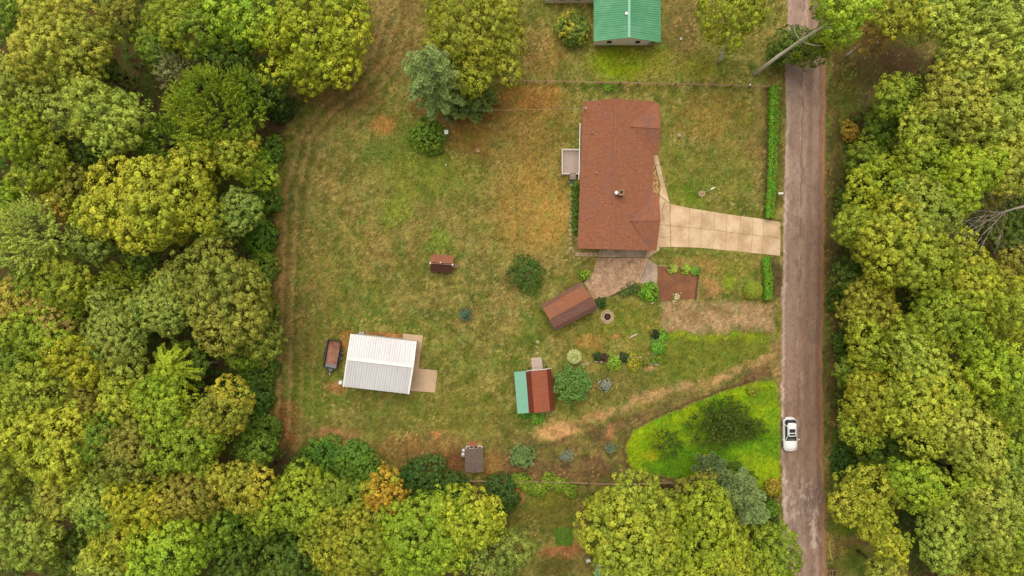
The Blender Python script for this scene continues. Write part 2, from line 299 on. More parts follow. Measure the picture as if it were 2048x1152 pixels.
    blob(1250, 640, 80, 50, C(110, 112, 36), .6); blob(1140, 560, 44, 30, C(100, 104, 36), .45); blob(1120, 640, 60, 44, C(112, 114, 38), .5); blob(1270, 690, 30, 20, C(134, 118, 50), .5); blob(1180, 680, 30, 26, C(160, 118, 58), .6); blob(1220, 671, 8, 6, C(184, 122, 72), .9)
    blob(1130, 870, 20, 20, brown, .5)
    mix(sst(-6, 10, poly_sd(qx * .6 + px * .4, qy * .6 + py * .4, [(1320, 602), (1400, 602), (1548, 610), (1552, 660), (1440, 668), (1320, 664)])), C(166, 134, 96))
    mix(sst(-6, 10, poly_sd(qx * .6 + px * .4, qy * .6 + py * .4, [(1320, 602), (1400, 602), (1548, 610), (1552, 660), (1440, 668), (1320, 664)])) * sst(.48, .6, fbm(x * .5, y * .9, 1)) * .6, C(132, 110, 66))
    mix(.8 * sst(-8, 10, poly_sd(qx, qy, [(1325, 666), (1540, 662), (1540, 700), (1470, 735), (1400, 750), (1330, 765), (1310, 735)])), C(106, 112, 34))
    mix(.8 * (1 - sst(2, 10, np.abs(qy - 674))) * sst(1320, 1340, px) * (1 - sst(1510, 1545, px)), C(128, 142, 28))
    blob(1240, 770, 120, 40, C(106, 96, 48), .6); blob(1310, 762, 60, 24, C(110, 114, 42), .5); blob(1302, 744, 10, 8, C(172, 128, 88), .8)
    # sandy track and the brown ground south of it
    mix(.85 * sst(-14, 16, poly_sd(qx, qy, [(1010, 900), (1060, 880), (1180, 850), (1300, 815), (1420, 770), (1540, 710), (1556, 760), (1450, 785), (1345, 826), (1268, 860), (1252, 905), (1285, 945), (1340, 965), (1180, 965), (990, 958)])) * (.45 + .8 * sst(.35, .6, fbm(x * .5, y * .5, 4))), C(118, 92, 57))
    tr = line_d(qx, qy, [(1200, 828), (1290, 796), (1380, 772), (1440, 752), (1520, 722), (1560, 700)]); tn = sst(.30, .52, fbm(x * .7, y * .7, 5)); mix(.85 * tn * (1 - sst(2, 11, tr)), C(188, 146, 98)); mix(.4 * (1 - sst(6, 18, tr)), C(140, 112, 66))
    blob(1112, 857, 56, 20, C(198, 150, 98), .95, .45); mix(.6 * (1 - sst(4, 14, line_d(qx, qy, [(1170, 842), (1200, 828)]))), C(178, 132, 84))
    mix(.7 * (1 - sst(4, 12, line_d(qx, qy, [(1230, 856), (1225, 875)]))), C(170, 118, 78)); blob(1110, 900, 24, 12, C(112, 112, 46), .6); blob(1060, 845, 40, 12, C(96, 106, 36), .6)
    mix(.75 * sst(.5, .72, fbm(x * .8 + 70, y * .8, 3)) * sst(-20, 10, poly_sd(qx, qy, [(990, 870), (1260, 840), (1260, 960), (990, 960)])), C(92, 78, 46))
    # bright lawn beside the road
    sl = poly_sd(px + f1 * 13, py + w2 * 8, LAWN); ml = sst(-3, 4, sl)
    gl = fbm(x * .3, y * .3, 5); lc = np.array(C(94, 130, 22)) * (1 - sst(.36, .66, gl))[..., None] + np.array(C(132, 152, 20)) * sst(.36, .66, gl)[..., None]
    c[...] = c * (1 - ml[..., None]) + lc * ml[..., None]
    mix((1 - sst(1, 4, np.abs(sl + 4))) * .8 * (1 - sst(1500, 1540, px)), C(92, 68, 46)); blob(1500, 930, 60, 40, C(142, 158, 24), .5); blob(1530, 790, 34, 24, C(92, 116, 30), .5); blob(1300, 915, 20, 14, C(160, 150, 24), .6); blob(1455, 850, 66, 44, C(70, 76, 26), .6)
    # verges of the road
    blob(1556, 730, 10, 60, C(150, 116, 74), .7); blob(1670, 600, 14, 700, C(98, 84, 46), .8, .3); blob(1662, 500, 6, 800, C(120, 96, 58), .6, .3)
    blob(1760, 130, 110, 90, C(92, 78, 44), .85); blob(1800, 130, 50, 40, C(88, 66, 44), .8); blob(1730, 190, 30, 40, C(116, 98, 66), .6); blob(1690, 190, 30, 70, C(96, 96, 36), .6)
    blob(1680, 900, 26, 100, C(72, 98, 26), .9); blob(1710, 1060, 60, 30, C(92, 106, 24), .9); blob(1730, 1085, 80, 14, C(126, 96, 56), .8); blob(1740, 1130, 80, 30, C(78, 98, 26), .8)
    # ground south of the back fence
    blob(1110, 1020, 110, 50, C(102, 96, 36), .8); blob(1095, 990, 40, 20, C(112, 112, 34), .7); blob(1030, 992, 18, 16, C(186, 118, 72), .9); blob(1128, 1106, 56, 17, C(160, 104, 64), .9); blob(1110, 1135, 60, 26, C(96, 84, 38), .9); blob(1175, 1060, 24, 90, C(108, 84, 52), .8); blob(1330, 980, 80, 18, C(84, 56, 40), .9)
    mix(sst(-1, 2, poly_sd(px + f1 * 4, py + f1 * 4, [(1110, 1054), (1147, 1054), (1147, 1092), (1110, 1092)])), C(84, 112, 34))
    mt = fbm(x * 1.1 + 60, y * 1.1, 4); c *= (1 + .55 * (mt - .5) + .35 * (fbm(x * 3.1, y * 3.1, 2) - .5))[..., None]
    gm = sst(.5, .72, fbm(x * .9 + 90, y * .9, 6))[..., None] * .22; c[...] = c * (1 - gm * np.array([1.0, .1, .6]))
    # leaf litter of the woods
    wf = np.maximum(np.maximum(sst(-14, 8, poly_sd(qx, qy, WOOD_W)), sst(-10, 10, poly_sd(qx, qy, WOOD_E))), sst(-10, 10, poly_sd(qx, qy, WOOD_S)))
    litter = np.array(C(92, 72, 44)) * (1 - sst(.4, .6, fbm(x * .6, y * .6, 6)))[..., None] + np.array(C(82, 86, 36)) * sst(.4, .6, fbm(x * .6, y * .6, 6))[..., None]
    c[...] = c * (1 - wf[..., None]) + litter * wf[..., None]
    # speckle of dry blades and clover at about a decimetre
    sp = rngG.random(x.shape); c *= (1 + .30 * (sp - .5))[..., None]
    st = sst(.52, .72, fbm(x * .45 + 5, y * .45 + 8, 7)) * (sp > .86) * (1 - wf) * (1 - ml); mix(st * .6, straw)
    return c

def paint_attr(me, cols):
    a = me.attributes.new('paint', 'FLOAT_COLOR', 'POINT')
    a.data.foreach_set('color', np.concatenate([cols.reshape(-1, 3), np.ones((cols.size // 3, 1))], 1).astype(np.float32).ravel())
def raw_mesh(name, V, F, m, smooth=False):
    """V (n,3), F (k,j) numpy -> mesh"""
    me = bpy.data.meshes.new(name); k, j = F.shape
    me.vertices.add(len(V)); me.vertices.foreach_set('co', np.ascontiguousarray(V, np.float32).ravel())
    me.loops.add(k * j); me.loops.foreach_set('vertex_index', np.ascontiguousarray(F, np.int32).ravel())
    me.polygons.add(k); me.polygons.foreach_set('loop_start', np.arange(0, k * j, j, dtype=np.int32)); me.polygons.foreach_set('loop_total', np.full(k, j, np.int32))
    me.update(calc_edges=True); me.materials.append(m)
    if smooth: me.polygons.foreach_set('use_smooth', [True] * k)
    return me
def grid_faces(nx, ny):
    i, j = np.meshgrid(np.arange(nx - 1), np.arange(ny - 1), indexing='ij'); a = i * ny + j
    return np.stack([a, a + ny, a + ny + 1, a + 1], -1).reshape(-1, 4)

# ------------------------------------------------------------------ ground and road
gx = np.concatenate([np.array([-900, -500, -250, -150, -110, -90]), np.arange(-78, 78.01, .22), np.array([90, 110, 150, 250, 500, 900])])
gy = np.concatenate([np.array([-900, -500, -250, -150, -90, -60]), np.arange(-46, 46.01, .22), np.array([60, 90, 150, 250, 500, 900])])
GX, GY = np.meshgrid(gx, gy, indexing='ij'); GC = ground_paint(GX, GY)
me = raw_mesh('ground', np.stack([GX, GY, np.zeros_like(GX)], -1).reshape(-1, 3), grid_faces(len(gx), len(gy)), M['ground']); paint_attr(me, GC)
ground = link(bpy.data.objects.new('ground', me)); tag(ground, kind='structure')
def ground_col(x, y):
    i = np.clip(np.searchsorted(gx, x), 0, len(gx) - 1); j = np.clip(np.searchsorted(gy, y), 0, len(gy) - 1); return GC[i, j]

RY = np.array([-9000, -1500, 0, 120, 200, 384, 500, 720, 900, 1000, 1152, 2600, 10000])
RL = np.array([1577, 1577, 1574, 1572, 1571, 1568, 1566, 1561, 1562, 1563, 1566, 1580, 1580])
RR = np.array([1655, 1655, 1653, 1652, 1651, 1650, 1648, 1646, 1647, 1649, 1652, 1664, 1664])
rows = np.concatenate([np.array([-9000, -4000, -1500, -800, -400, -200]), np.arange(-100, 1260, 2.5), np.array([1400, 1800, 2600, 5000, 10000])])
us = np.linspace(0, 1, 45)
le = np.interp(rows, RY, RL) + (fbm(rows * .02, rows * 0, 1) - .5) * 6 + (fbm(rows * .17, rows * 0 + 4, 3) - .5) * 5; re = np.interp(rows, RY, RR) + (fbm(rows * .03, rows * 0 + 9, 2) - .5) * 5 + (fbm(rows * .19, rows * 0 + 7, 4) - .5) * 5
PX = le[:, None] + (re - le)[:, None] * us[None]; PY = np.repeat(rows[:, None], 45, 1); U = np.repeat(us[None], len(rows), 0)
Xr, Yr = (PX - 1024) / S, (576 - PY) / S
rc = np.empty(PX.shape + (3,)); rc[...] = C(157, 131, 113)
def rmix(m, col): rc[...] = rc * (1 - m[..., None]) + np.array(col) * m[..., None]
n1 = fbm(Xr * 1.6, Yr * .25, 1); n2 = fbm(Xr * .6, Yr * .6, 3); n3 = fbm(Xr * 2.2, Yr * 1.4, 4)
rmix(.6 * sst(.4, .65, n1), C(138, 108, 90)); rmix(.45 * sst(.45, .7, n2), C(166, 138, 118)); rmix(.55 * sst(350, 800, PY) * (1 - sst(900, 1000, PY)), C(136, 104, 80))
rmix(.55 * (1 - sst(.03, .10, np.abs(U - .22))), C(150, 126, 112)); rmix(.5 * (1 - sst(.02, .10, np.abs(U - .62 - (n1 - .5) * .1))), C(128, 100, 84))
rmix(.8 * sst(.84, .92, U + (n2 - .5) * .08), C(150, 106, 76)); rmix(.6 * (1 - sst(.006, .03, np.abs(U - .955))), C(176, 132, 98)); rmix(.5 * (1 - sst(.01, .04, np.abs(U - .86))), C(122, 90, 70))
wob = (fbm(Yr * .25, Yr * 0 + 3, 5) - .5) * .05 + (vnoise(Yr * 3.5, Yr * 0 + 3, 6) - .5) * .025
rmix(.6 * (1 - sst(.006, .028, np.abs(U - .42 - wob))) * sst(.42, .55, vnoise(Yr * .5, Yr * 0, 2)), C(104, 80, 66))
rmix(.5 * (1 - sst(.01, .05, np.abs(U - .05 - wob))) * sst(150, 250, PY), C(194, 168, 148))
rmix(.4 * (1 - sst(.01, .03, np.abs(U - .4 - wob))) * sst(.62, .8, vnoise(Yr * 1.1, Yr * 0 + 5, 3)), C(188, 162, 142))
n3 = .6 * n3 + .4 * fbm(Xr * 6, Yr * 3.2, 6); pat = sst(.53, .60, n3) * (1 - sst(.30, .42, np.abs(U - .52))) * sst(930, 990, PY) * (1 - sst(1085, 1115, PY)); rmix(.7 * pat, C(200, 177, 157))
rmix(.8 * sst(.5, .6, n3) * (1 - sst(.03, .07, np.abs(U - .08 - wob))) * sst(930, 960, PY) * (1 - sst(1030, 1060, PY)), C(210, 184, 164)); rmix(.7 * (1 - sst(.02, .05, np.abs(U - .74 - wob))) * sst(1010, 1040, PY) * (1 - sst(1085, 1105, PY)), C(208, 184, 166))
rmix(.35 * sst(.6, .75, fbm(Xr * 2, Yr * 2, 5)), C(112, 88, 74)); rmix(.5 * (1 - sst(.01, .05, np.abs(U - .06 - 2 * wob))) * sst(.45, .65, fbm(Yr * .6, Xr * .5, 4)), C(202, 178, 158)); rmix(.45 * (1 - sst(.01, .045, np.abs(U - .5 - wob * 1.6))) * sst(.5, .7, fbm(Yr * .5 + 9, Xr * .8, 2)), C(186, 162, 144)); rmix(.5 * sst(.62, .72, fbm(Xr * 1.1, Yr * .45, 7)), C(124, 100, 86)); rc *= (1 + .14 * (rngG.random(U.shape) - .5))[..., None]
me = raw_mesh('road', np.stack([Xr, Yr, np.full_like(Xr, .03)], -1).reshape(-1, 3), grid_faces(len(rows), 45)[:, ::-1], M['road']); paint_attr(me, rc)
road = link(bpy.data.objects.new('road', me)); tag(road, kind='structure')

# ------------------------------------------------------------------ driveway, walks, patio
def quad_px(pts): return [W(*p) for p in pts]
drive = thing('driveway', None, None, (*W(1440, 460), 0), kind='structure')
def lerp(a, b, t): return (a[0] + (b[0] - a[0]) * t, a[1] + (b[1] - a[1]) * t)
TOP = [(1319, 392), (1341, 408), (1379, 416), (1404, 420), (1429, 424), (1454, 428), (1481, 432), (1506, 435), (1527, 438), (1560, 444)]
MID = [(1316, 449), (1341, 452), (1378, 455), (1403, 457), (1428, 460), (1453, 464), (1479, 467), (1505, 470), (1526, 472), (1561, 476)]
BOT = [(1312, 495), (1341, 494), (1377, 495), (1401, 496), (1425, 498), (1450, 501), (1476, 503), (1501, 506), (1524, 508), (1560, 512)]
def inset(q, d):
    cx = sum(p[0] for p in q) / len(q); cy = sum(p[1] for p in q) / len(q); r = []
    for p in q:
        vx, vy = p[0] - cx, p[1] - cy; L = math.hypot(vx, vy); r.append((p[0] - vx / L * d * 1.4, p[1] - vy / L * d * 1.4))
    return r
random.seed(3)
for a, b in ((TOP, MID), (MID, BOT)):
    for i in range(len(a) - 1):
        q = inset(quad_px([a[i], a[i + 1], b[i + 1], b[i]]), .018); z = .05 + random.uniform(0, .012)
        MB().prism(q, -.05, z).build('concrete_slab', M['concrete'], drive, True)
mb = MB()                                                       # cracks filled with soil across the two oldest slabs
for pts in ([(1341, 412), (1338, 430), (1340, 446), (1342, 470), (1340, 480), (1343, 494)], [(1330, 402), (1324, 420), (1327, 440), (1329, 450)], [(1320, 474), (1330, 475), (1341, 473)]):
    mb.tube([(*W(*p), .062) for p in pts], .018, 4)
mb.build('crack_filling', M['timber_dark'], drive, True)
walk = thing('front_walk', None, None, (*W(1325, 350), 0), kind='structure')
WL = [(1305, 309), (1310, 330), (1316, 352), (1321, 372), (1319, 391)]; WR = [(1315, 309), (1320, 330), (1325, 352), (1331, 374), (1339, 406)]
for i in range(4):
    MB().prism(inset(quad_px([WL[i], WR[i], WR[i + 1], WL[i + 1]]), .02), -.05, .055).build('concrete_slab', M['concrete'], walk, True)
side = thing('side_walk', None, None, (*W(1250, 508), 0), kind='structure')
xs = [1198, 1212, 1232, 1252, 1272, 1292]
for i in range(5):
    MB().prism(inset(quad_px([(xs[i], 499), (xs[i + 1], 499), (xs[i + 1] - 1, 515), (xs[i] - 2, 514)]), .02), -.05, .05).build('concrete_slab', M['concrete_grey'], side, True)
MB().prism(quad_px([(1293, 496), (1318, 494), (1319, 500), (1297, 515), (1292, 515)]), -.05, .052).build('concrete_slab', M['concrete'], side, True)

def paver_mat():
    m, n, l, p = mat_new('brown_pavers'); p.inputs['Roughness'].default_value = .95
    tc = n.new("ShaderNodeTexCoord"); v = n.new("ShaderNodeTexVoronoi"); v.inputs['Scale'].default_value = 4.5; l.new(tc.outputs['Object'], v.inputs['Vector'])
    cr = n.new("ShaderNodeValToRGB"); cr.color_ramp.elements[0].color = (*C(148, 114, 88), 1); cr.color_ramp.elements[1].color = (*C(184, 150, 116), 1); e = cr.color_ramp.elements.new(.5); e.color = (*C(166, 131, 101), 1)
    se = n.new("ShaderNodeSeparateColor"); l.new(v.outputs['Color'], se.inputs[0]); l.new(se.outputs[0], cr.inputs[0])
    no = n.new("ShaderNodeTexNoise"); no.inputs['Scale'].default_value = 1.1; no.inputs['Detail'].default_value = 6; l.new(tc.outputs['Object'], no.inputs['Vector'])
    r = n.new("ShaderNodeMapRange"); r.inputs['From Min'].default_value = .3; r.inputs['From Max'].default_value = .7; r.inputs['To Min'].default_value = .75; r.inputs['To Max'].default_value = 1.2; l.new(no.outputs['Fac'], r.inputs['Value'])
    mx = n.new("ShaderNodeMix"); mx.data_type = 'RGBA'; mx.blend_type = 'MULTIPLY'; mx.inputs['Factor'].default_value = 1; l.new(cr.outputs[0], mx.inputs['A']); l.new(r.outputs[0], mx.inputs['B']); l.new(mx.outputs['Result'], p.inputs['Base Color'])
    return m
M['paver'] = paver_mat()
tag(MB().prism(quad_px([(1195, 516), (1296, 516), (1297, 520), (1277, 566), (1271, 566), (1245, 580), (1220, 592), (1186, 598), (1168, 566), (1186, 545)]), -.05, .045).build('patio', M['paver']), kind='structure')
tag(MB().prism(quad_px([(1298, 520), (1314, 530), (1315, 545), (1313, 575), (1290, 567), (1278, 566)]), -.05, .04).build('patio_extension', M['concrete_grey']), kind='structure')
tag(MB().prism(quad_px([(806, 667), (846, 671), (837, 737), (875, 741), (870, 785), (817, 781)]), -.05, .08).build('barn_pad', M['concrete_tan']), kind='structure')

path = thing('stepping_stone_path', None, None, (*W(1142, 440), 0), kind='structure')
sp = [(1144, 371), (1143, 389), (1142, 398), (1143, 407), (1142, 416), (1141, 425), (1140, 434), (1141, 443), (1141, 452), (1140, 461), (1141, 469), (1140, 479), (1140, 488), (1141, 497), (1147, 503)]
mb = MB().lathe([(.0, -.05), (.27, -.05), (.27, .03), (.24, .055), (.14, .06), (.13, .045), (.0, .045)], (0, 0, 0), 12)
st0 = mb.build('stepping_stone', M['step'], path); bx, by, _ = BASE[path.name]
for i, (a, b) in enumerate(sp):
    o = st0 if i == 0 else link(st0.copy(), path)
    x, y = W(a, b); o.location = (x - bx, y - by, 0)
mb = MB().prism([(-.29, -.26), (.29, -.27), (.3, .26), (-.28, .28)], -.05, .05); sq = None
for a, b in [(1155, 508), (1164, 509), (1173, 509), (1181, 509), (1191, 509)]:
    x, y = W(a, b)
    if sq is None: sq = mb.build('square_stepping_stone', M['stone'], path); o = sq
    else: o = link(sq.copy(), path)
    o.location = (x - bx, y - by, 0)
for a, b, s in ((1075, 684, .32), (1074, 695, .24), (1074, 707, .28)):
    o = link(st0.copy(), path); x, y = W(a, b); o.location = (x - bx, y - by, 0); o.scale = (s / .3, s / .34, 1)

# raised bed of bare soil with timber edging
bed = thing('garden_bed', 'square bed of bare brown soil edged with timbers beside the patio', 'garden bed', (*W(1355, 566), 0))
MB().prism(quad_px([(1317, 533), (1395, 535), (1390, 597), (1322, 603), (1315, 588)]), -.05, .07).build('soil', M['soil'], bed, True)
for p, q in (((1315, 532), (1358, 533)), ((1359, 533), (1400, 534)), ((1397, 536), (1394, 573)), ((1393, 573), (1391, 600))):
    MB().bar((*W(*p), .1), (*W(*q), .1), .16, .2).build('edging_timber', M['timber'] if p[1] < 534 else M['timber_dark'], bed, True)
# rock mulch beside the walk
rng = np.random.default_rng(5); mb = MB(); mp = [(1300, 312), (1306, 312), (1318, 386), (1298, 387)]
for _ in range(420):
    t = rng.random(); a = lerp(mp[0], mp[3], t); b = lerp(mp[1], mp[2], t); p = lerp(a, b, rng.random()); x, y = W(*p); r = rng.uniform(.06, .15)
    mb.lathe([(r * .8, 0), (r, .06), (r * .6, .1)], (x, y, rng.uniform(0, .02)), 5)
M['mulch'] = mat('rock_and_leaf_mulch', C(170, 116, 70), .95, .5, 9, col2=C(214, 180, 136), s2=4)
tag(mb.build('rock_mulch', M['mulch']), kind='stuff')
# ------------------------------------------------------------------ the brown-roofed house
EZ, RZ, WZ = 2.7, 4.8, 4.05
hl = (*W(1235, 350, 3), 0)
house = thing('ranch_house', 'long single-storey house with red-brown shingle roof and two front gables', 'house', hl)
NW, SW, RN, RS = W3(1166, 203, EZ), W3(1155, 497, EZ), W3(1232, 197, RZ), W3(1225, 499, RZ)
NE, SE = W3(1309, 203, EZ), W3(1303, 501, EZ)
roof = MB().slab([NW, SW, RS, RN], .14).slab([RN, RS, SE, NE], .14).build('roof', M['shingle'], house, True)
BASE[roof.name] = hl
def ridge(p, q, m, par, w=.26, h=.05):
    return MB().bar((p[0], p[1], p[2] + .02), (q[0], q[1], q[2] + .02), w, h).build('ridge_cap', m, par, True)
def wing(rs, re, n0, n1, s0, s1):
    a = [W3(*rs, WZ), W3(*re, WZ)]
    g = MB().slab([a[0], a[1], W3(*n1, EZ), W3(*n0, EZ)], .14).slab([a[0], W3(*s0, EZ), W3(*s1, EZ), a[1]], .14).build('gable_roof', M['shingle_cross'], house, True)
    ridge(a[0], a[1], M['shingle'], g, .22, .04)
    v = MB()
    for e in (s0,): v.bar((a[0][0], a[0][1], a[0][2] + .005), W3(*e, EZ + .01), .06, .03)
    v.build('valley_flashing', M['shingle_brown'], g, True)
wing((1258, 252), (1321, 256), (1304, 205), (1319, 207), (1307, 310), (1316, 310))
wing((1262, 441), (1321, 440), (1306, 388), (1318, 388), (1300, 501), (1313, 501))
ridge(RN, RS, M['shingle_cross'], roof)
wp = [(NW[0] + .45, NW[1] - .4), (SW[0] + .45, SW[1] + .3), W(1308, 499, EZ), W(1312, 391, EZ), W(1301, 388, EZ), W(1302, 310, EZ), W(1311, 308, EZ), W(1314, 211, EZ)]
MB().prism(wp, -.05, 2.6).build('wall', M['cream'], house, True)
MB().add([(RN[0], RN[1] - .35, RZ - .2), (NW[0] + .5, RN[1] - .5, 2.55), (NE[0] - .5, RN[1] - .5, 2.55), (RN[0], RN[1] - .55, RZ - .2), (NW[0] + .5, RN[1] - .7, 2.55), (NE[0] - .5, RN[1] - .7, 2.55)], [(0, 2, 1), (3, 4, 5), (0, 1, 4, 3), (0, 3, 5, 2), (1, 2, 5, 4)]).build('gable_wall', M['cream'], house, True)
MB().add([(RS[0], RS[1] + .35, RZ - .2), (SW[0] + .5, RS[1] + .35, 2.55), (SE[0] - .5, RS[1] + .35, 2.55), (RS[0], RS[1] + .55, RZ - .2), (SW[0] + .5, RS[1] + .55, 2.55), (SE[0] - .5, RS[1] + .55, 2.55)], [(0, 1, 2), (3, 5, 4), (0, 3, 4, 1), (0, 2, 5, 3), (1, 4, 5, 2)]).build('gable_wall', M['cream'], house, True)
g0, g1 = W(1160.5, 246, EZ), W(1158, 359, EZ)
MB().bar((g0[0] - .02, g0[1], EZ - .06), (g1[0] - .02, g1[1], EZ - .06), .08, .1).build('gutter', M['galv'], house, True)
def vent(par, px, py, z, r, h, m):
    x, y = W(px, py, z + h); return MB().lathe([(r * 1.7, 0), (r, .05), (r, h), (r * 1.3, h), (r * 1.3, h + .08), (0.02, h + .13)], (x, y, z), 10).build('roof_vent', m, par, True)
vent(house, 1185, 264, 3.55, .07, .3, M['galv']); vent(house, 1193, 345, 3.75, .075, .3, M['galv']); vent(house, 1181.5, 433, 3.45, .055, .3, M['galv'])
x, y = W(1232.5, 386, 5.1)
fl = MB().lathe([(.16, 0), (.16, .75), (.24, .75), (.24, .9), (.05, 1.0)], (x, y, 4.5), 14).build('flue_pipe', M['white'], house, True)
x, y = W(1242, 386, 5.2); M['chim'] = mat('brown_brick_chimney', C(150, 104, 74), .9, .25, 5)
ch = MB().box((x, y, 4.85), (.62, .66, 1.3), -.03).build('chimney', M['chim'], house, True)
c2 = MB()
for dx, dy, sx, sy in ((0, .29, .68, .12), (0, -.29, .68, .12), (.29, 0, .12, .46), (-.29, 0, .12, .46)): c2.box((x + dx, y + dy, 5.55), (sx, sy, .12))
c2.build('chimney_cap', M['timber'], ch, True); MB().box((x + .02, y + .05, 5.54), (.3, .3, .06)).build('chimney_pot', M['ash'], ch, True)
x, y = W(1172, 216, 4.4)
MB().tube([(x, y, 2.9), (x, y, 4.3)], .05, 8).lathe([(.05, 0), (.12, .03), (.12, .12), (.03, .16)], (x, y, 4.3), 10).build('service_mast', M['galv'], house, True)
x, y = W(1220, 502, 0); MB().box((x, y - .02, .11), (.95, .5, .2)).build('door_step', M['concrete_tan'], house, True)
p0, p1 = W3(1172, 216, 4.45), W3(905, 220, 7.0); n = 24; pts = []
for i in range(n + 1):
    t = i / n; pts.append((p0[0] + (p1[0] - p0[0]) * t, p0[1] + (p1[1] - p0[1]) * t, p0[2] + (p1[2] - p0[2]) * t - 1.6 * t * (1 - t)))
M['wire'] = mat('pale_wire', C(176, 156, 128), .6, .2, 8)
tag(MB().tube(pts, .015, 5).build('power_line', M['wire']), 'thin pale power line running from the house mast to the blue-green pine', 'power line')

# deck behind the house
dl = (*W(1142, 324, .8), 0); deck = thing('back_deck', 'small grey board deck with white rails and steps behind the house', 'deck', dl)
DZ = .8; M['rail'] = mat('off_white_rail', C(206, 196, 186), .7, .08, 3); d0, d1 = W(1125, 299, DZ), W(1161, 347, DZ); nb = 15; mb = MB(); w = (d1[0] - d0[0]) / nb
for i in range(nb): mb.box((d0[0] + (i + .5) * w, (d0[1] + d1[1]) / 2, DZ), (w - .025, abs(d0[1] - d1[1]), .05))
tag(mb.build('deck_boards', M['timber_grey'], deck, True), kind='stuff')
for px, py in ((1127, 302), (1127, 345), (1155, 302), (1155, 345)):
    x, y = W(px, py, DZ); MB().box((x, y, .4), (.12, .12, .78)).build('post', M['timber'], deck, True)
def rail(p, q, z=1.72):
    a, b = W(*p, z), W(*q, z); m = MB().bar((*a, z), (*b, z), .11, .05).bar((*a, .95), (*b, .95), .05, .07); L = math.hypot(b[0] - a[0], b[1] - a[1]); k = int(L / .14)
    for i in range(k + 1):
        t = i / k; m.box((a[0] + (b[0] - a[0]) * t, a[1] + (b[1] - a[1]) * t, (z + .87) / 2), (.035, .035, z - .9))
    m.build('railing', M['rail'], deck, True)
rail((1124.5, 298.5), (1159, 298.5)); rail((1124.5, 299), (1124.5, 347)); rail((1124.5, 347), (1139.5, 347)); rail((1152.5, 347), (1159, 347))
for i in range(3):
    z = .62 - i * .2; x, y = W(1146, 349.5 + i * 3.6, z); MB().box((x, y, z), (.82, .22, .05)).build('step', M['timber_grey'], deck, True)
for px in (1139.6, 1152):
    x, y = W(px, 347, .5); MB().bar((x, y, .7), (x, y - .75, .05), .05, .22).build('stringer', M['timber'], deck, True)
x, y = W(1143, 363.5); tag(MB().prism([(x - .4, y - .25), (x + .42, y - .25), (x + .42, y + .25), (x - .4, y + .25)], -.02, .03).build('door_mat', mat('dark_green_mat', C(58, 84, 66), 1, .2, 6)), 'dark green mat lying on the grass below the deck steps', 'mat')

# ------------------------------------------------------------------ generic gable building in its own axes
def ribs(p0, p1, q0, q1, n, name, m, par, rib_w=.05, rib_h=.045, per=1, t=.05):
    """metal roof slope between ridge p0-p1 and eave q0-q1 cut into n panels, each with raised ribs"""
    L = lambda a, b, s: tuple(a[i] + (b[i] - a[i]) * s for i in range(3))
    for i in range(n):
        s0, s1 = i / n, (i + 1) / n; g = .0007
        mb = MB().slab([L(p0, p1, s0 + g), L(p0, p1, s1 - g), L(q0, q1, s1 - g), L(q0, q1, s0 + g)], t)
        for k in range(per):
            s = s0 + (k + .12) * (s1 - s0) / per; a, b = L(p0, p1, s), L(q0, q1, s)
            mb.bar((a[0], a[1], a[2] + rib_h / 2), (b[0], b[1], b[2] + rib_h / 2), rib_w, rib_h)
        mb.build(name, m, par, True)

# white metal barn
bl = (*W(762, 726, 3), 0); barn = thing('metal_barn', 'white metal-roofed pole barn with a pale concrete pad', 'barn', bl)
bz, br = 3.2, 4.1
A, B, Cc, D = W3(703, 668, bz), W3(832, 683, bz), W3(817, 788, bz), W3(687, 773, bz); R0, R1 = W3(695, 716.5, br), W3(826, 732, br)
ribs(R0, R1, A, B, 13, 'roof_panel', M['metal_white'], barn, .05, .075, 2); ribs(R0, R1, D, Cc, 13, 'roof_panel', M['metal_white'], barn, .05, .075, 2)
MB().bar((R0[0], R0[1], br + .06), (R1[0], R1[1], br + .06), .45, .06).build('ridge_cap', M['white'], barn, True)
for p, q in ((A, R0), (R0, D), (B, R1), (R1, Cc)): MB().bar((p[0], p[1], p[2] + .03), (q[0], q[1], q[2] + .03), .2, .16).build('edge_trim', M['white'], barn, True)
def shrink(P, f, dz=0):
    cx = sum(p[0] for p in P) / len(P); cy = sum(p[1] for p in P) / len(P); return [(cx + (p[0] - cx) * f, cy + (p[1] - cy) * f) for p in P]
def walls(P, R, f, z, rz, m, par):
    P2 = shrink(P, f); MB().prism(P2, -.05, z - .12).build('wall', m, par, True)
    cx = sum(p[0] for p in P) / 4; cy = sum(p[1] for p in P) / 4
    for r, a, b in ((R[0], P2[0], P2[3]), (R[1], P2[1], P2[2])):
        rx, ry = cx + (r[0] - cx) * f, cy + (r[1] - cy) * f; k = .97
        q = lambda p: (cx + (p[0] - cx) * k, cy + (p[1] - cy) * k)
        MB().add([(*a, z - .12), (*b, z - .12), (rx, ry, rz - .15), (*q(a), z - .12), (*q(b), z - .12), (*q((rx, ry)), rz - .15)], [(0, 1, 2), (5, 4, 3), (0, 3, 4, 1), (1, 4, 5, 2), (2, 5, 3, 0)]).build('gable_wall', m, par, True)
M['barn_wall'] = mat('white_metal_siding', C(214, 208, 200), .5, .05, 2)
walls([A, B, Cc, D], (R0, R1), .965, bz, br, M['barn_wall'], barn)
x, y = W(831, 720, 0); MB().box((x - .35, y - .2, 1.15), (.06, .95, 2.2), -.12).build('door', M['white'], barn, True)
x, y = W(824, 737, 2.4); MB().box((x + .05, y + .1, 2.3), (.22, .22, .25)).build('wall_lamp', M['white'], barn, True)
x, y = W(724, 667, .5); ac = thing('air_conditioner', 'small pale grey unit against the north wall of the white barn', 'air conditioner', (x, y, 0))
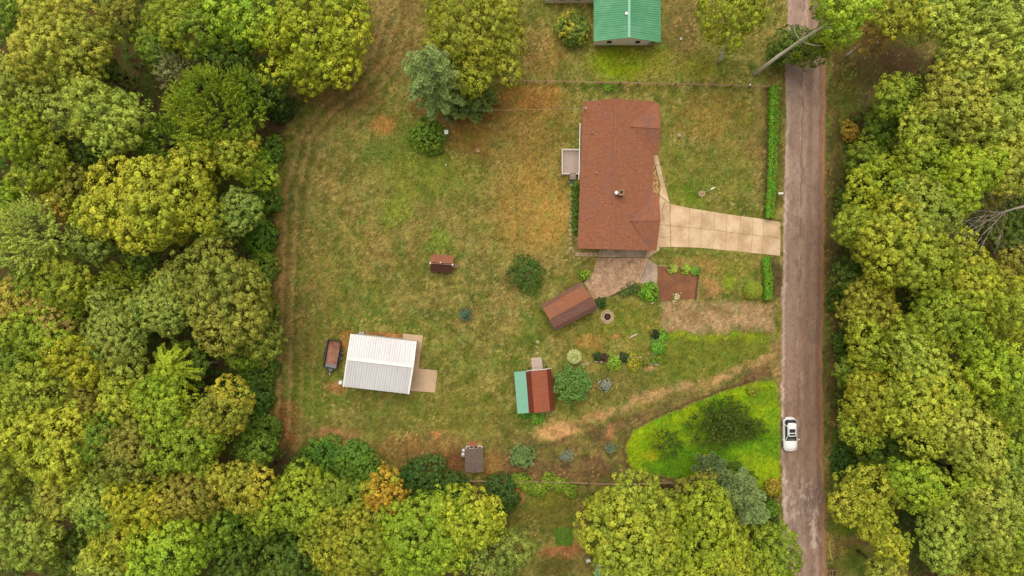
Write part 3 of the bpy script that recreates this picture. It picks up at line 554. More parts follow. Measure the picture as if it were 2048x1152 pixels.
MB().box((0, 0, .4), (.55, .4, .8), -.1).build('cabinet', M['galv'], ac); MB().lathe([(.0, 0), (.17, 0), (.17, .03), (0.02, .03)], (0, 0, .8), 14).build('fan_grille', M['grey_metal'], ac)
x, y = W(681.5, 765, .6); tk = thing('white_barrel', 'white round barrel by the southwest corner of the white barn', 'barrel', (x, y, 0))
MB().lathe([(.24, 0), (.28, .15), (.28, .75), (.22, .88)], (0, 0, 0), 16).build('barrel_body', M['white'], tk); MB().lathe([(.23, 0), (.23, .05), (.05, .09)], (0, 0, .88), 16).build('lid', M['white'], tk)

# green-roofed neighbour
GE, GR = 2.7, 4.9
gl = (*W(1254, 0, 3), 0); gh = thing('green_roofed_house', 'cream house with green metal roof at the top edge beyond the fence', 'house', gl)
GS, GN = 83, -150
a0, a1 = W3(1187.5, GS, GE), W3(1187.5, GN, GE); b0, b1 = W3(1321.5, GS + 2, GE), W3(1321.5, GN, GE); r0, r1 = W3(1258, 75, GR), W3(1259, GN, GR)
ribs(r0, r1, a0, a1, 17, 'roof_panel', M['metal_green'], gh, .045, .04, 3); ribs(r0, r1, b0, b1, 17, 'roof_panel', M['metal_green'], gh, .045, .04, 3)
MB().bar((r0[0], r0[1], GR + .05), (r1[0], r1[1], GR + .05), .32, .05).build('ridge_cap', M['metal_mint'], gh, True)
wl, wr, wy = a0[0] + .35, b0[0] - .95, W(0, 90.5, .0)[1]
MB().prism([(wl, wy), (wr, wy), (wr, a1[1] - .3), (wl, a1[1] - .3)], -.05, 2.58).build('wall', M['cream'], gh, True)
MB().add([(wl, wy - .0, 2.58), (wr, wy, 2.58), (r0[0], wy, GR - .2), (wl, wy + .15, 2.58), (wr, wy + .15, 2.58), (r0[0], wy + .15, GR - .2)], [(0, 1, 2), (5, 4, 3), (0, 3, 4, 1), (1, 4, 5, 2), (2, 5, 3, 0)]).build('gable_wall', M['cream'], gh, True)
for px in (1219, 1276):
    x = W(px, 82, 1.6)[0]; wd = MB().box((x, wy - .015, 1.35), (.8, .05, 1.15)).build('window', M['white'], gh, True); MB().box((x, wy - .045, 1.35), (.64, .03, .98)).build('pane', M['glass'], wd, True)
vent(gh, 1253, 27, 4.3, .16, .55, M['white']); vent(gh, 1227, 5.5, 3.5, .12, .3, M['white'])
mt = MB().box((W(1298, 89, .6)[0], wy - .14, 1.0), (.3, .26, .45)).build('meter_box', M['galv'], gh, True)
# low cream annex at the very top
al = (*W(1135, -40, 2), 0); ax = thing('cream_annex', 'cream-walled building cut off by the top edge beside the green-roofed house', 'building', al)
x0, y0 = W(1091, 6.5); x1 = wl - .05
MB().prism([(x0, y0), (x1, y0), (x1, y0 + 9), (x0, y0 + 9)], -.05, 2.6).build('wall', M['cream'], ax, True)
MB().slab([(x0 - .3, y0 + .28, 2.72), (x1, y0 + .28, 2.72), (x1, y0 + 5, 4.2), (x0 - .3, y0 + 5, 4.2)], .1).slab([(x0 - .3, y0 + 5, 4.2), (x1, y0 + 5, 4.2), (x1, y0 + 9.3, 2.72), (x0 - .3, y0 + 9.3, 2.72)], .1).build('roof', M['metal_green'], ax, True)
for px in (1125, 1156):
    xx = W(px, 3, 1.5)[0]; wd = MB().box((xx, y0 - .015, 1.5), (.9, .05, 1.0)).build('window', M['white'], ax, True); MB().box((xx, y0 - .045, 1.5), (.74, .03, .84)).build('pane', M['glass'], wd, True)

# ------------------------------------------------------------------ sheds
def gambrel(o, q, zs, mats, walls_m):
    """q: rows of (start, end) px from one eave over the ridge to the other eave; zs their heights; slopes get mats"""
    P = [(W3(*a, z), W3(*b, z)) for (a, b), z in zip(q, zs)]
    for i in range(len(P) - 1):
        MB().slab([P[i][0], P[i][1], P[i + 1][1], P[i + 1][0]], .07).build('roof_slope', M[mats[i]], o, True)
    base = [P[0][0], P[0][1], P[-1][1], P[-1][0]]; wpn = shrink(base, .93); MB().prism(wpn, -.05, zs[0] - .1).build('wall', M[walls_m], o, True)
    for e in (0, 1):
        mid = [(p[e][0] + (p[1 - e][0] - p[e][0]) * .035, p[e][1] + (p[1 - e][1] - p[e][1]) * .035, z - .12) for p, z in zip(P, zs)]
        cx = sum(m[0] for m in mid) / len(mid); cy = sum(m[1] for m in mid) / len(mid)
        mid = [(cx + (m[0] - cx) * .93, cy + (m[1] - cy) * .93, m[2]) for m in mid]
        d = Vector(P[0][1 - e]) - Vector(P[0][e]); d = d.normalized() * .08; n = len(mid)
        MB().add(mid + [(m[0] + d.x, m[1] + d.y, m[2]) for m in mid], [tuple(range(n)), tuple(range(2 * n - 1, n - 1, -1))] + [(i, (i + 1) % n, n + (i + 1) % n, n + i) for i in range(n)]).build('gable_wall', M[walls_m], o, True)
    return P
sh = thing('garden_shed', 'wooden shed with rusty brown barn roof standing askew at the patio corner', 'shed', (*W(1140, 613, 2), 0))
# corners: N (1163,564) E (1197,617) S (1109,663) W (1082,609)
P = gambrel(sh, [((1082, 610), (1162, 564)), ((1089, 620), (1169, 573)), ((1098, 638), (1182, 593)), ((1107, 658), (1194, 612)), ((1111, 663), (1197, 617))][:1] + [((1086, 617.5), (1165, 570)), ((1098, 638), (1182, 592)), ((1107, 656), (1193, 610)), ((1110, 663), (1197, 617))], [2.1, 2.75, 3.5, 2.75, 2.1], ['shingle_brown', 'shingle_rust', 'shingle_brown', 'shingle_brown'], 'timber_dark')
ridge(P[2][0], P[2][1], M['shingle_rust'], sh, .2, .04)
x, y = W(1183, 604, 0)
a, b = W(1180, 590, 1.6), W(1191, 607, 1.6)

rs = thing('red_barn_shed', 'red shingled barn-shaped shed with white-edged front beside the green conifer', 'shed', (*W(1083, 782, 2), 0))
P = gambrel(rs, [((1051.5, 743), (1058, 826)), ((1062, 741), (1068.5, 826)), ((1078, 740), (1084, 825)), ((1093.5, 738.5), (1100, 822)), ((1102, 737), (1110, 820))], [2.1, 3.0, 3.55, 3.0, 2.1], ['shingle_redside', 'shingle_red', 'shingle_red', 'shingle_redside'], 'siding_red')
for i in range(4):
    p, q = P[i][0], P[i + 1][0]; MB().bar((p[0], p[1] + .03, p[2] - .02), (q[0], q[1] + .03, q[2] - .02), .08, .16).build('white_trim', M['white'], rs, True)
for i, (dx, dz) in enumerate(((.12, 1.2), (.88, 1.2))):
    x = P[0][0][0] + (P[4][0][0] - P[0][0][0]) * dx; y = P[0][0][1] - .05
for px, py in ((1058, 739.5), (1093, 736.5)):
    x, y = W(px, py, 2.0); MB().tube([(x, y - .15, 1.9), (x, y + .2, 1.95)], .05, 6).lathe([(.05, 0), (.13, .1), (.05, .22)], (x, y + .2, 1.86), 8).build('coach_lamp', M['black'], rs, True)
x, y = W(1075, 741, 1.0); MB().box((x, y - .12, 1.05), (1.3, .05, 1.95), .05).build('door', M['white'], rs, True)
e0, e1 = W3(1028, 743.5, 1.75), W3(1035, 827.5, 1.75); f0, f1 = W3(1051.5, 742, 2.25), W3(1058, 826, 2.25)
lt = thing('lean_to', 'open lean-to with mint green metal roof on the red barn-shaped shed', 'lean-to', (*W(1043, 785, 1.5), 0))
ribs(f0, f1, e0, e1, 8, 'roof_panel', M['metal_mint'], lt, .05, .045, 3)
for t in (.04, .5, .96):
    p = tuple(e0[i] + (e1[i] - e0[i]) * t for i in range(3)); MB().box((p[0] + .15, p[1], .82), (.1, .1, 1.64)).build('post', M['timber'], lt, True)
MB().bar((e0[0] + .15, e0[1], 1.6), (e1[0] + .15, e1[1], 1.63), .08, .12).build('beam', M['timber'], lt, True)
rp = thing('shed_ramp', 'short grey plank ramp in front of the red barn-shaped shed', 'ramp', (*W(1074, 727), 0))
for i in range(5):
    t0, t1 = i / 5, (i + .93) / 5; za, zb = .08 + .25 * t0, .08 + .25 * t1
    q = [lerp((1062, 716), (1064, 740), t0), lerp((1083, 715), (1086, 738), t0), lerp((1083, 715), (1086, 738), t1), lerp((1062, 716), (1064, 740), t1)]
    MB().slab([W3(*q[0], za), W3(*q[1], za), W3(*q[2], zb), W3(*q[3], zb)], .06).build('plank', M['timber_grey'], rp, True)

cp = thing('chicken_coop', 'small coop with one rusty and one maroon roof slope alone on the lawn', 'coop', (*W(884, 527, 1), 0))
c0, c1, c2_, c3 = W3(863, 508.5, 1.35), W3(908, 511, 1.35), W3(904, 546, 1.2), W3(860.5, 543, 1.2); k0, k1 = W3(859.5, 524, 2.05), W3(906, 527.5, 2.05); k2, k3 = W3(861.5, 527, 1.9), W3(904, 530, 1.9)
MB().slab([k0, k1, c1, c0], .06).build('roof_slope', M['shingle_rust'], cp, True); MB().slab([k2, k3, c2_, c3], .06).build('roof_slope', M['shingle_maroon'], cp, True)
wpn = shrink([c0, c1, c2_, c3], .9); MB().prism(wpn, .0, 1.15).build('wall', M['timber'], cp, True)
MB().add([(*wpn[0], 1.15), (*wpn[3], 1.15), (k2[0] + .2, k2[1], 1.8), (*wpn[1], 1.15), (*wpn[2], 1.15), (k3[0] - .2, k3[1], 1.8)], [(0, 1, 2), (3, 5, 4), (0, 3, 4, 1), (1, 4, 5, 2), (2, 5, 3, 0)]).build('clerestory_wall', M['timber'], cp, True)
for p, q in ((k0, k2), (k1, k3)): MB().bar((p[0], p[1], 1.96), (q[0], q[1] - .06, 1.93), .16, .12).build('end_trim', M['white'], cp, True)
MB().bar((k2[0], k2[1] + .03, 1.97), (k3[0], k3[1] + .03, 1.97), .06, .1).build('ridge_board', M['timber'], cp, True)
x, y = W(881, 525, 2.2); MB().lathe([(.08, 0), (.06, .22), (.1, .24), (.02, .3)], (x, y, 1.95), 8).build('vent_pipe', M['white'], cp, True)
for i in range(4):
    t0, t1 = i / 4, (i + .92) / 4; za, zb = .75 - .6 * t0, .75 - .6 * t1
    MB().slab([W3(902 + 14 * t0, 527, za), W3(902 + 14 * t1, 527.3, zb), W3(902 + 14 * t1, 535.5, zb), W3(902 + 14 * t0, 535, za)], .05).build('ramp_plank', M['timber'], cp, True)

gs = thing('grey_playhouse', 'small shed with grey shingles and white framed front windows by the back fence', 'shed', (*W(946, 920, 1.5), 0))
z0, z1 = 1.85, 2.5
m0, m1, m2, m3 = W3(929.5, 898, z0), W3(965.5, 897, z0), W3(967, 943.5, z0), W3(930, 943.5, z0); n0, n1 = W3(946.5, 897.5, z1), W3(946.5, 945.5, z1)
MB().slab([n0, n1, m3, m0], .07).build('roof_slope', M['shingle_grey'], gs, True); MB().slab([n0, n1, m2, m1], .07).build('roof_slope', M['shingle_grey'], gs, True); ridge(n0, n1, M['shingle_grey'], gs, .2, .03)
wy1 = W(0, 892.5, 0.0)[1]; xl, xr = m0[0] + .1, m1[0] - .1; ys = m3[1] + .15
M['pink'] = mat('dusty_red_boards', C(150, 108, 96), .8, .15, 4)
MB().prism([(xl, wy1), (xr, wy1), (xr, ys), (xl, ys)], -.02, 1.78).build('wall', M['pink'], gs, True)
MB().add([(xl, wy1, 1.78), (xr, wy1, 1.78), (n0[0], wy1, 2.38), (xl, wy1 - .1, 1.78), (xr, wy1 - .1, 1.78), (n0[0], wy1 - .1, 2.38)], [(2, 1, 0), (3, 4, 5), (0, 1, 4, 3), (1, 2, 5, 4), (2, 0, 3, 5)]).build('gable_wall', M['pink'], gs, True)
for xx in (xl + .04, xr - .04): MB().box((xx, wy1 + .02, .9), (.16, .06, 1.75)).build('corner_trim', M['white'], gs, True)
MB().box(((xl + xr) / 2, wy1 + .03, .08), (xr - xl - .2, .06, .12)).build('base_trim', M['white'], gs, True)
for px in (943, 951.5):
    xx = W(px, 895, .9)[0]; wd = MB().box((xx, wy1 + .03, .9), (.58, .07, 1.5)).build('window', M['white'], gs, True); MB().box((xx, wy1 + .07, .9), (.42, .03, 1.2)).build('pane', M['glass'], wd, True)
x, y = W(946, 886.5, 0); MB().box((x, y, .06), (.95, .6, .1)).build('door_step', mat('reddish_step', C(150, 90, 66), .9, .2, 4), gs, True)
for (px, py), lb in (((927.5, 902), 'pale barrel nearer the windowed front beside the grey-shingled shed'), ((926.5, 910), 'pale barrel farther from the windowed front beside the grey-shingled shed')):
    x, y = W(px, py, .9); t = thing('barrel', lb, 'barrel', (x, y, 0), 0, 'barrels beside the grey-shingled shed')
    MB().lathe([(.25, 0), (.3, .2), (.3, .7), (.25, .9)], (0, 0, 0), 16).build('barrel_body', M['galv'], t); MB().lathe([(.27, 0), (.27, .05), (.1, .1)], (0, 0, .9), 16).build('lid', M['galv'], t)

# teal roof peeping out at the bottom edge
tl = thing('teal_roofed_shed', 'shed with teal metal roof mostly under the bottom trees', 'shed', (*W(1240, 1190, 1.5), 0))
q = [W3(1190, 1136, 2.4), W3(1300, 1136, 2.4), W3(1300, 1250, 2.4), W3(1190, 1250, 2.4)]; M['teal'] = mat('teal_metal_roofing', C(92, 142, 128), .45, .08, 2)
ribs(W3(1190, 1193, 3.2), W3(1300, 1193, 3.2), q[0], q[1], 7, 'roof_panel', M['teal'], tl, .05, .04, 2); ribs(W3(1190, 1193, 3.2), W3(1300, 1193, 3.2), q[3], q[2], 7, 'roof_panel', M['teal'], tl, .05, .04, 2)
MB().prism(shrink(q, .95), -.02, 2.3).build('wall', M['timber_grey'], tl, True)

# ------------------------------------------------------------------ car
def rrect(hw, y0, y1, r, z, n=7, rf=None):
    """rounded rectangle ring, y0 front (towards -Y) to y1 rear; rf: how far back the rounded front reaches"""
    pts = []; rf = rf or r
    for cx, cy, a0, ry in ((hw - r, y1 - r, 0, r), (-hw + r, y1 - r, 90, r), (-hw + r, y0 + rf, 180, rf), (hw - r, y0 + rf, 270, rf)):
        for k in range(n):
            a = math.radians(a0 + 90 * k / (n - 1)); pts.append((cx + r * math.cos(a), cy + ry * math.sin(a), z))
    return pts
M['carpaint'] = mat('white_car_paint', C(236, 232, 226), .25, .02, 2, spec=.5); M['tyre'] = mat('black_tyre', (.02, .02, .02), .9, .2, 8); M['chrome'] = mat('silver_rim', (.5, .5, .5), .3, .1, 5, metal=.8)
M['lamp'] = mat('headlight_glass', (.6, .62, .62), .15, .05, 5); M['tail'] = mat('red_tail_light', C(150, 24, 20), .3, .1, 5); M['trim'] = mat('dark_trim', (.03, .03, .032), .5, .1, 5)
x, y = W(1579.5, 868, .6); car = thing('parked_car', 'white hatchback with two roof glass panels parked at the road edge', 'car', (x, y, 0), math.radians(1.0))
L0, L1 = -2.28, 2.25
MB().loft([rrect(.80, L0 + .2, L1 - .14, .5, .22), rrect(.90, L0 + .05, L1 - .04, .58, .42, rf=.62), rrect(.925, L0, L1, .62, .62, rf=.7), rrect(.90, L0 + .06, L1 - .03, .62, .82, rf=.75), rrect(.83, L0 + .18, L1 - .10, .60, .93, rf=.75), rrect(.68, L0 + .42, L1 - .26, .5, .985, rf=.7)]).build('body', M['carpaint'], car, smooth=True)
hood = MB().loft([rrect(.74, L0 + .30, -.78, .30, .95, rf=.7), rrect(.68, L0 + .42, -.80, .26, 1.02, rf=.65), rrect(.50, L0 + .7, -.84, .2, 1.05, rf=.5)]).build('hood', M['carpaint'], car, smooth=True)
cabin = MB().loft([rrect(.80, -1.0, 2.02, .42, .95, rf=.30), rrect(.60, -.16, 1.66, .34, 1.43, rf=.26)]).build('windows', M['glass'], car, smooth=True)
MB().loft([rrect(.63, -.20, 1.64, .36, 1.43, rf=.26), rrect(.60, -.14, 1.60, .34, 1.48, rf=.24), rrect(.48, .02, 1.44, .28, 1.515)]).build('roof', M['carpaint'], car, smooth=True)
for sx in (-1, 1):
    for (a, b, w) in (((.78, -.90, .96), (.60, -.06, 1.45), .07), ((.80, 1.36, .95), (.60, 1.15, 1.45), .12)):
        MB().bar((sx * a[0], a[1], a[2]), (sx * b[0], b[1], b[2]), w, .05).build('pillar', M['carpaint'], car)
    MB().tube([(sx * .53, -.1, 1.53), (sx * .54, .6, 1.56), (sx * .53, 1.35, 1.53)], .02, 6).build('roof_rail', M['chrome'], car)
    m_ = MB().box((sx * 1.0, -.66, 1.02), (.22, .12, .14), sx * .25).build('wing_mirror', M['carpaint'], car)
    MB().box((sx * .66, L0 + .30, .72), (.30, .22, .14), sx * .62).build('headlight', M['lamp'], car)
    MB().box((sx * .72, L1 - .22, .72), (.14, .22, .16), -sx * .6).build('tail_light', M['tail'], car)
    for sy in (-1.38, 1.32):
        wh = MB().tube([(sx * .74, sy, .33), (sx * .955, sy, .33)], .335, 20).build('tyre', M['tyre'], car)
        MB().tube([(sx * .80, sy, .33), (sx * .965, sy, .33)], .21, 14).build('rim', M['chrome'], wh)
MB().box((0, .58, 1.517), (.80, .50, .02)).build('sunroof', M['glass'], car); MB().box((0, .10, 1.512), (.80, .24, .03)).build('sunroof', M['glass'], car)
MB().box((0, L1 - .01, .5), (.7, .06, .16)).build('rear_bumper', M['carpaint'], car); MB().box((0, L0 + .02, .45), (.7, .06, .16)).build('grille', M['trim'], car)

# ------------------------------------------------------------------ utility trailer
x, y = W(666, 710, .6); tr = thing('utility_trailer', 'black utility trailer with worn brown plank floor beside the white barn', 'trailer', (x, y, 0), math.radians(-10))
mb = MB(); TW, TL = 1.62, 3.55
for i in range(10): mb.box((-TW / 2 + (i + .5) * TW / 10, .12, .62), (TW / 10 - .015, TL, .05))
M['plank'] = mat('worn_brown_planks', C(172, 122, 98), .9, .3, 2.2, col2=C(140, 92, 72), s2=1.2); tag(mb.build('floor_planks', M['plank'], tr), kind='stuff')
for sx in (-1, 1):
    MB().box((sx * (TW / 2 + .04), .12, .85), (.06, TL + .1, .5)).bar((sx * (TW / 2 + .05), -1.75, 1.13), (sx * (TW / 2 + .05), 1.95, 1.13), .08, .07).build('side_wall', M['black'], tr)
    MB().box((sx * (TW / 2 + .22), .1, .78), (.26, 1.55, .05)).box((sx * (TW / 2 + .22), -.66, .66), (.26, .05, .22)).box((sx * (TW / 2 + .22), .86, .66), (.26, .05, .22)).build('fender', M['black'], tr)
    for sy in (-.32, .44):
        wh = MB().tube([(sx * (TW / 2 + .12), sy, .32), (sx * (TW / 2 + .34), sy, .32)], .32, 18).build('tyre', M['tyre'], tr); MB().tube([(sx * (TW / 2 + .2), sy, .32), (sx * (TW / 2 + .36), sy, .32)], .17, 12).build('rim', M['white'], wh)
MB().box((0, 1.94, .88), (TW + .12, .06, .56)).build('tailgate', M['black'], tr); MB().box((0, -1.72, .85), (TW + .12, .06, .5)).build('front_wall', M['black'], tr)
MB().box((0, -1.42, .665), (TW - .04, .52, .035)).build('steel_plate', M['grey_metal'], tr)
MB().bar((-.55, -1.75, .55), (0, -2.5, .55), .09, .1).bar((.55, -1.75, .55), (0.02, -2.5, .55), .09, .1).build('drawbar', M['black'], tr)
MB().lathe([(.05, 0), (.05, .8), (.09, .82), (.03, .9)], (0, -2.35, .1), 8).build('jack', M['galv'], tr); MB().box((0, -2.55, .58), (.12, .22, .1)).build('coupler', M['galv'], tr); MB().prism([(-.4, -1.78), (.4, -1.78), (.12, -2.2), (-.12, -2.2)], .6, .62).build('tongue_plate', M['grey_metal'], tr)

# ------------------------------------------------------------------ fences
def fence(name, label, pts, z=1.05, rails=(1.0, .55), post_every=18, rw=.11, tm='timber'):
    f = thing(name, label, 'fence', (*W(*pts[len(pts) // 2], 1), 0)); poly = [W(*p, 1) for p in pts]; acc = 0
    segs = list(zip(poly[:-1], poly[1:])); total = sum(math.dist(a, b) for a, b in segs); n = max(2, round(total / (post_every / S * 1.0))); 
    def at(d):
        for a, b in segs:
            L = math.dist(a, b)
            if d <= L + 1e-6: return lerp(a, b, d / L)
            d -= L
        return segs[-1][1]
    P = [at(total * i / n) for i in range(n + 1)]; rnd = random.Random(len(pts) * 7)
    for i, p in enumerate(P): MB().box((p[0], p[1], z / 2), (.12, .12, z + rnd.uniform(0, .08)), rnd.uniform(-.2, .2)).build('post', M[tm] if i % 3 else M['timber_dark'], f, True)
    for i in range(n):
        for r in rails:
            MB().bar((P[i][0], P[i][1], r + rnd.uniform(-.03, .03)), (P[i + 1][0], P[i + 1][1], r + rnd.uniform(-.03, .03)), rw, .05).build('rail', M[tm], f, True)
    return f
fence('rail_fence', 'weathered rail fence between the brown-roofed house and the green-roofed house', [(905, 154), (962, 159), (1120, 162), (1300, 166), (1440, 169), (1540, 172)], rails=(1.0, .6), post_every=36, rw=.07)
fence('rail_fence', 'pale rail fence along the south edge of the big lawn', [(880, 962), (960, 963), (1080, 964), (1160, 966), (1200, 969), (1275, 969), (1345, 966)], rails=(1.0, .6), post_every=34, rw=.085)

# planter box edging south of the lawn
pe = thing('planter_edging', 'L-shaped low timber edging around the shrub row south of the fire pit', 'edging', (*W(1270, 715), 0))
for p, q in (((1306, 668), (1305.5, 690)), ((1305.5, 690), (1305, 712)), ((1189, 708), (1189, 721)), ((1189, 722), (1215, 725)), ((1190, 709), (1245, 713)), ((1246, 713), (1300, 716)), ((1294, 727), (1318, 730)), ((1320, 664), (1321, 672)), ((1166, 728), (1176, 727))):
    MB().bar((*W(*p), .1), (*W(*q), .1), .12, .2).build('timber', M['timber_grey'], pe, True)
pb = thing('patio_edging', 'dark timber edging along the southern patio rim', 'edging', (*W(1245, 580), 0))
for p, q in (((1273, 567), (1250, 579)), ((1249, 579), (1222, 592)), ((1213, 596), (1206, 598))): MB().bar((*W(*p), .09), (*W(*q), .09), .14, .2).build('timber', M['timber_dark'], pb, True)

# fire pit
fp = thing('fire_pit', 'round stone fire pit with charred centre southeast of the rusty-roofed shed', 'fire pit', (*W(1214.5, 633.5), 0))
for ring, n, r, h in ((0, 16, .56, .28), (1, 20, .80, .10)):
    for i in range(n):
        a = 2 * math.pi * i / n + ring * .2; rr = random.uniform(.96, 1.04); w = 2 * math.pi * r / n * .94
        MB().box((r * math.cos(a) * rr, r * math.sin(a) * rr, h / 2), (.2, w, h * random.uniform(.85, 1.1)), a).build('stone', M['stone'], fp)
MB().lathe([(.0, -.02), (.48, -.02), (.47, .05), (.2, .03), (.0, .04)], (0, 0, 0), 16).build('ash_bed', M['ash'], fp)
for i in range(4):
    a = i * 1.3; MB().tube([(-.25 * math.cos(a), -.25 * math.sin(a), .06 + .04 * i), (.28 * math.cos(a + .2), .28 * math.sin(a + .2), .1 + .04 * i)], .04, 6).build('charred_log', M['timber_dark'], fp)

# small things on the lawns
def ring_pot(px, py, r, label, name, cat):
    t = thing(name, label, cat, (*W(px, py), 0)); MB().lathe([(r, 0), (r, .22), (r * .78, .22), (r * .75, .12), (0.0, .12)], (0, 0, 0), 18).build('stone_ring', M['stone'], t); return t
t = ring_pot(1403, 387.5, .42, 'round stone-ringed well cover on the front lawn by the driveway', 'well_cover', 'well cover'); MB().lathe([(0, .12), (.3, .12), (.28, .17), (0, .17)], (0, 0, 0), 14).build('lid', M['timber'], t); MB().lathe([(.05, .17), (.05, .3), (.01, .32)], (0, .1, 0), 8).build('knob', M['white'], t)
t = ring_pot(1356.5, 272, .26, 'small white-centred bird bath on the front lawn nearest the north gable', 'bird_bath', 'bird bath'); MB().lathe([(.1, 0), (.06, .5), (.26, .62), (.24, .66), (.08, .6), (0, .6)], (0, 0, 0), 14).build('bowl', M['stone'], t); MB().lathe([(.0, .6), (.08, .6), (.07, .78), (0.01, .84)], (0, 0, 0), 10).build('finial', M['white'], t)
a, b = W(1411, 384), W(1429, 375)
t = thing('garden_hose_stake', 'white-handled garden stake lying on grass beside the well cover', 'stake', (*a, 0)); MB().tube([(0, 0, .04), (b[0] - a[0] - .5, b[1] - a[1] - .25, .05)], .02, 6).build('shaft', M['galv'], t); MB().bar((b[0] - a[0] - .5, b[1] - a[1] - .25, .05), (b[0] - a[0], b[1] - a[1], .06), .13, .06).build('handle', M['white'], t)
# mailbox
x, y = W(1561, 387, 1.1); t = thing('mailbox', 'white mailbox on a post beside the road and hedge', 'mailbox', (x, y, 0))
MB().box((-.1, 0, .5), (.1, .1, 1.0)).bar((-.1, 0, .98), (.25, 0, .98), .08, .06).build('post', M['timber_grey'], t)
r = [( .0 + xx, 0.13 * math.cos(a), 1.12 + .12 * math.sin(a)) for xx in (0,) for a in (0,)]
MB().loft([[(xx, .14 * cy, 1.02 + .26 * cz) for cy, cz in ((-1, 0), (1, 0), (1, .55), (.6, .92), (0, 1), (-.6, .92), (-1, .55))] for xx in (-.3, .32)]).build('box', M['white'], t); MB().box((.33, 0, 1.13), (.02, .24, .2)).build('door', M['galv'], t); MB().box((.1, .16, 1.3), (.03, .02, .2)).build('flag', M['tail'], t)
# bird house post
x, y = W(893, 265, 2.3); t = thing('birdhouse_post', 'white birdhouse box on a thin pole beside the round green bush', 'birdhouse', (x, y, 0))
MB().tube([(0, 0, 0), (.02, -.05, 2.2)], .045, 7).build('pole', M['timber'], t); MB().box((0, 0, 2.35), (.36, .42, .4), .1).build('box', M['white'], t); MB().prism([(-.24, -.26), (.24, -.26), (.24, .28), (-.24, .28)], 2.56, 2.6).build('roof', M['white'], t); MB().bar((0, -.1, 1.2), (.1, -.9, .05), .06, .06).bar((0, .1, 1.4), (-.1, 1.2, .05), .05, .05).build('brace', M['timber'], t)
x, y = W(955, 300, .3); t = thing('wooden_crate', 'small open wooden box on the dry lawn east of the birdhouse', 'crate', (x, y, 0))
for dx, dy, sx, sy in ((0, .28, .62, .06), (0, -.28, .62, .06), (.28, 0, .06, .5), (-.28, 0, .06, .5)): MB().box((dx, dy, .15), (sx, sy, .3)).build('side_board', M['timber'], t)
MB().box((0, 0, .04), (.5, .5, .04)).build('bottom', M['mulch'], t)
x, y = W(891.5, 330, .8); t = thing('garden_post', 'thin leaning post with a white top on the lawn below the round bush', 'post', (x, y, 0)); MB().tube([(.2, -.8, 0), (.05, .0, .9)], .035, 6).build('pole', M['timber'], t); MB().lathe([(.05, 0), (.1, .05), (.07, .16)], (.05, 0, .88), 8).build('cap', M['white'], t)
x, y = W(1361, 78.5); t = thing('white_bucket', 'small white bucket on the grass east of the green-roofed house', 'bucket', (x, y, 0)); MB().lathe([(.12, 0), (.16, .32), (.13, .32), (.1, .05), (0, .05)], (0, 0, 0), 14).build('pail', M['white'], t); MB().tube([(-.15, 0, .32), (-.1, 0, .44), (.1, 0, .44), (.15, 0, .32)], .01, 5).build('handle', M['galv'], t)
x, y = W(1267, 671); t = thing('wooden_plank', 'pale plank lying loose on the grass south of the patio', 'plank', (x, y, 0), .42); MB().box((0, 0, .08), (.85, .2, .1)).box((-.35, -.06, .05), (.75, .1, .08), .05).build('board', M['timber_grey'], t); MB().box((.34, .02, .15), (.24, .18, .05)).build('block', mat('pinkish_block', C(214, 170, 150), .9, .1, 4), t)
x, y = W(1305, 606); t = thing('dog_statue', 'small white garden figure at the corner of the garden bed', 'statue', (x, y, 0), .6)
MB().loft([[(px_, .06 * math.cos(a), .18 + .07 * math.sin(a)) for a in np.linspace(0, 6.28, 7)[:-1]] for px_ in (-.2, -.05, .12)]).build('body', M['white'], t); MB().lathe([(.03, 0), (.07, .06), (.03, .13)], (.18, 0, .2), 8).build('head', M['white'], t)
for dx in (-.15, .08):
    for dy in (-.04, .04): MB().tube([(dx, dy, .0), (dx, dy, .15)], .018, 5).build('leg', M['white'], t)
x, y = W(1177, 1123, .8); t = thing('white_chair', 'white plastic garden chair by the trees at the bottom edge', 'chair', (x, y, 0), .4)
MB().box((0, 0, .43), (.46, .46, .05)).build('seat', M['white'], t); MB().box((0, .22, .68), (.46, .05, .48)).build('backrest', M['white'], t)
for dx in (-.2, .2):
    for dy in (-.2, .2): MB().box((dx, dy, .2), (.04, .04, .42)).build('leg', M['white'], t)
    MB().box((dx * 1.15, 0, .63), (.06, .42, .04)).build('armrest', M['white'], t)
x, y = W(1666, 1146, .4); t = thing('cold_frame', 'open wooden box frame beside the road at the bottom edge', 'wooden frame', (x, y, 0), -.06)
for dx, dy, sx, sy in ((0, .38, 1.0, .08), (0, -.38, 1.0, .08), (.46, 0, .08, .68), (-.46, 0, .08, .68), (-.12, 0, .07, .68)): MB().box((dx, dy, .25), (sx, sy, .5)).build('board', M['timber'], t)
MB().box((0, 0, .06), (.84, .68, .05)).build('bottom', M['timber_dark'], t)
tag(MB().tube([W3(1660.5, 1077, .04), W3(1659, 1088, .05), W3(1660, 1100, .05), W3(1662, 1112, .05), W3(1665, 1120, .04)], .05, 6).build('yellow_hose', mat('yellow_hose_rubber', C(206, 176, 84), .6, .1, 6)), 'yellow hose lying curved on the road verge at the bottom', 'hose')
x, y = W(1409, 911, .3); t = thing('yellow_chair', 'small yellow garden seat on the bright lawn below the yew clump', 'chair', (x, y, 0), -.1); M['yellow'] = mat('yellow_plastic', C(214, 176, 50), .5, .1, 5)
MB().box((0, 0, .35), (.34, .36, .05)).build('seat', M['yellow'], t); MB().loft([[(cx * .2, .2 + e, .35 + cz * .45) for cx, cz in ((-1, 0), (1, 0), (.9, .8), (0, 1), (-.9, .8))] for e in (0, .05)]).build('backrest', M['yellow'], t)
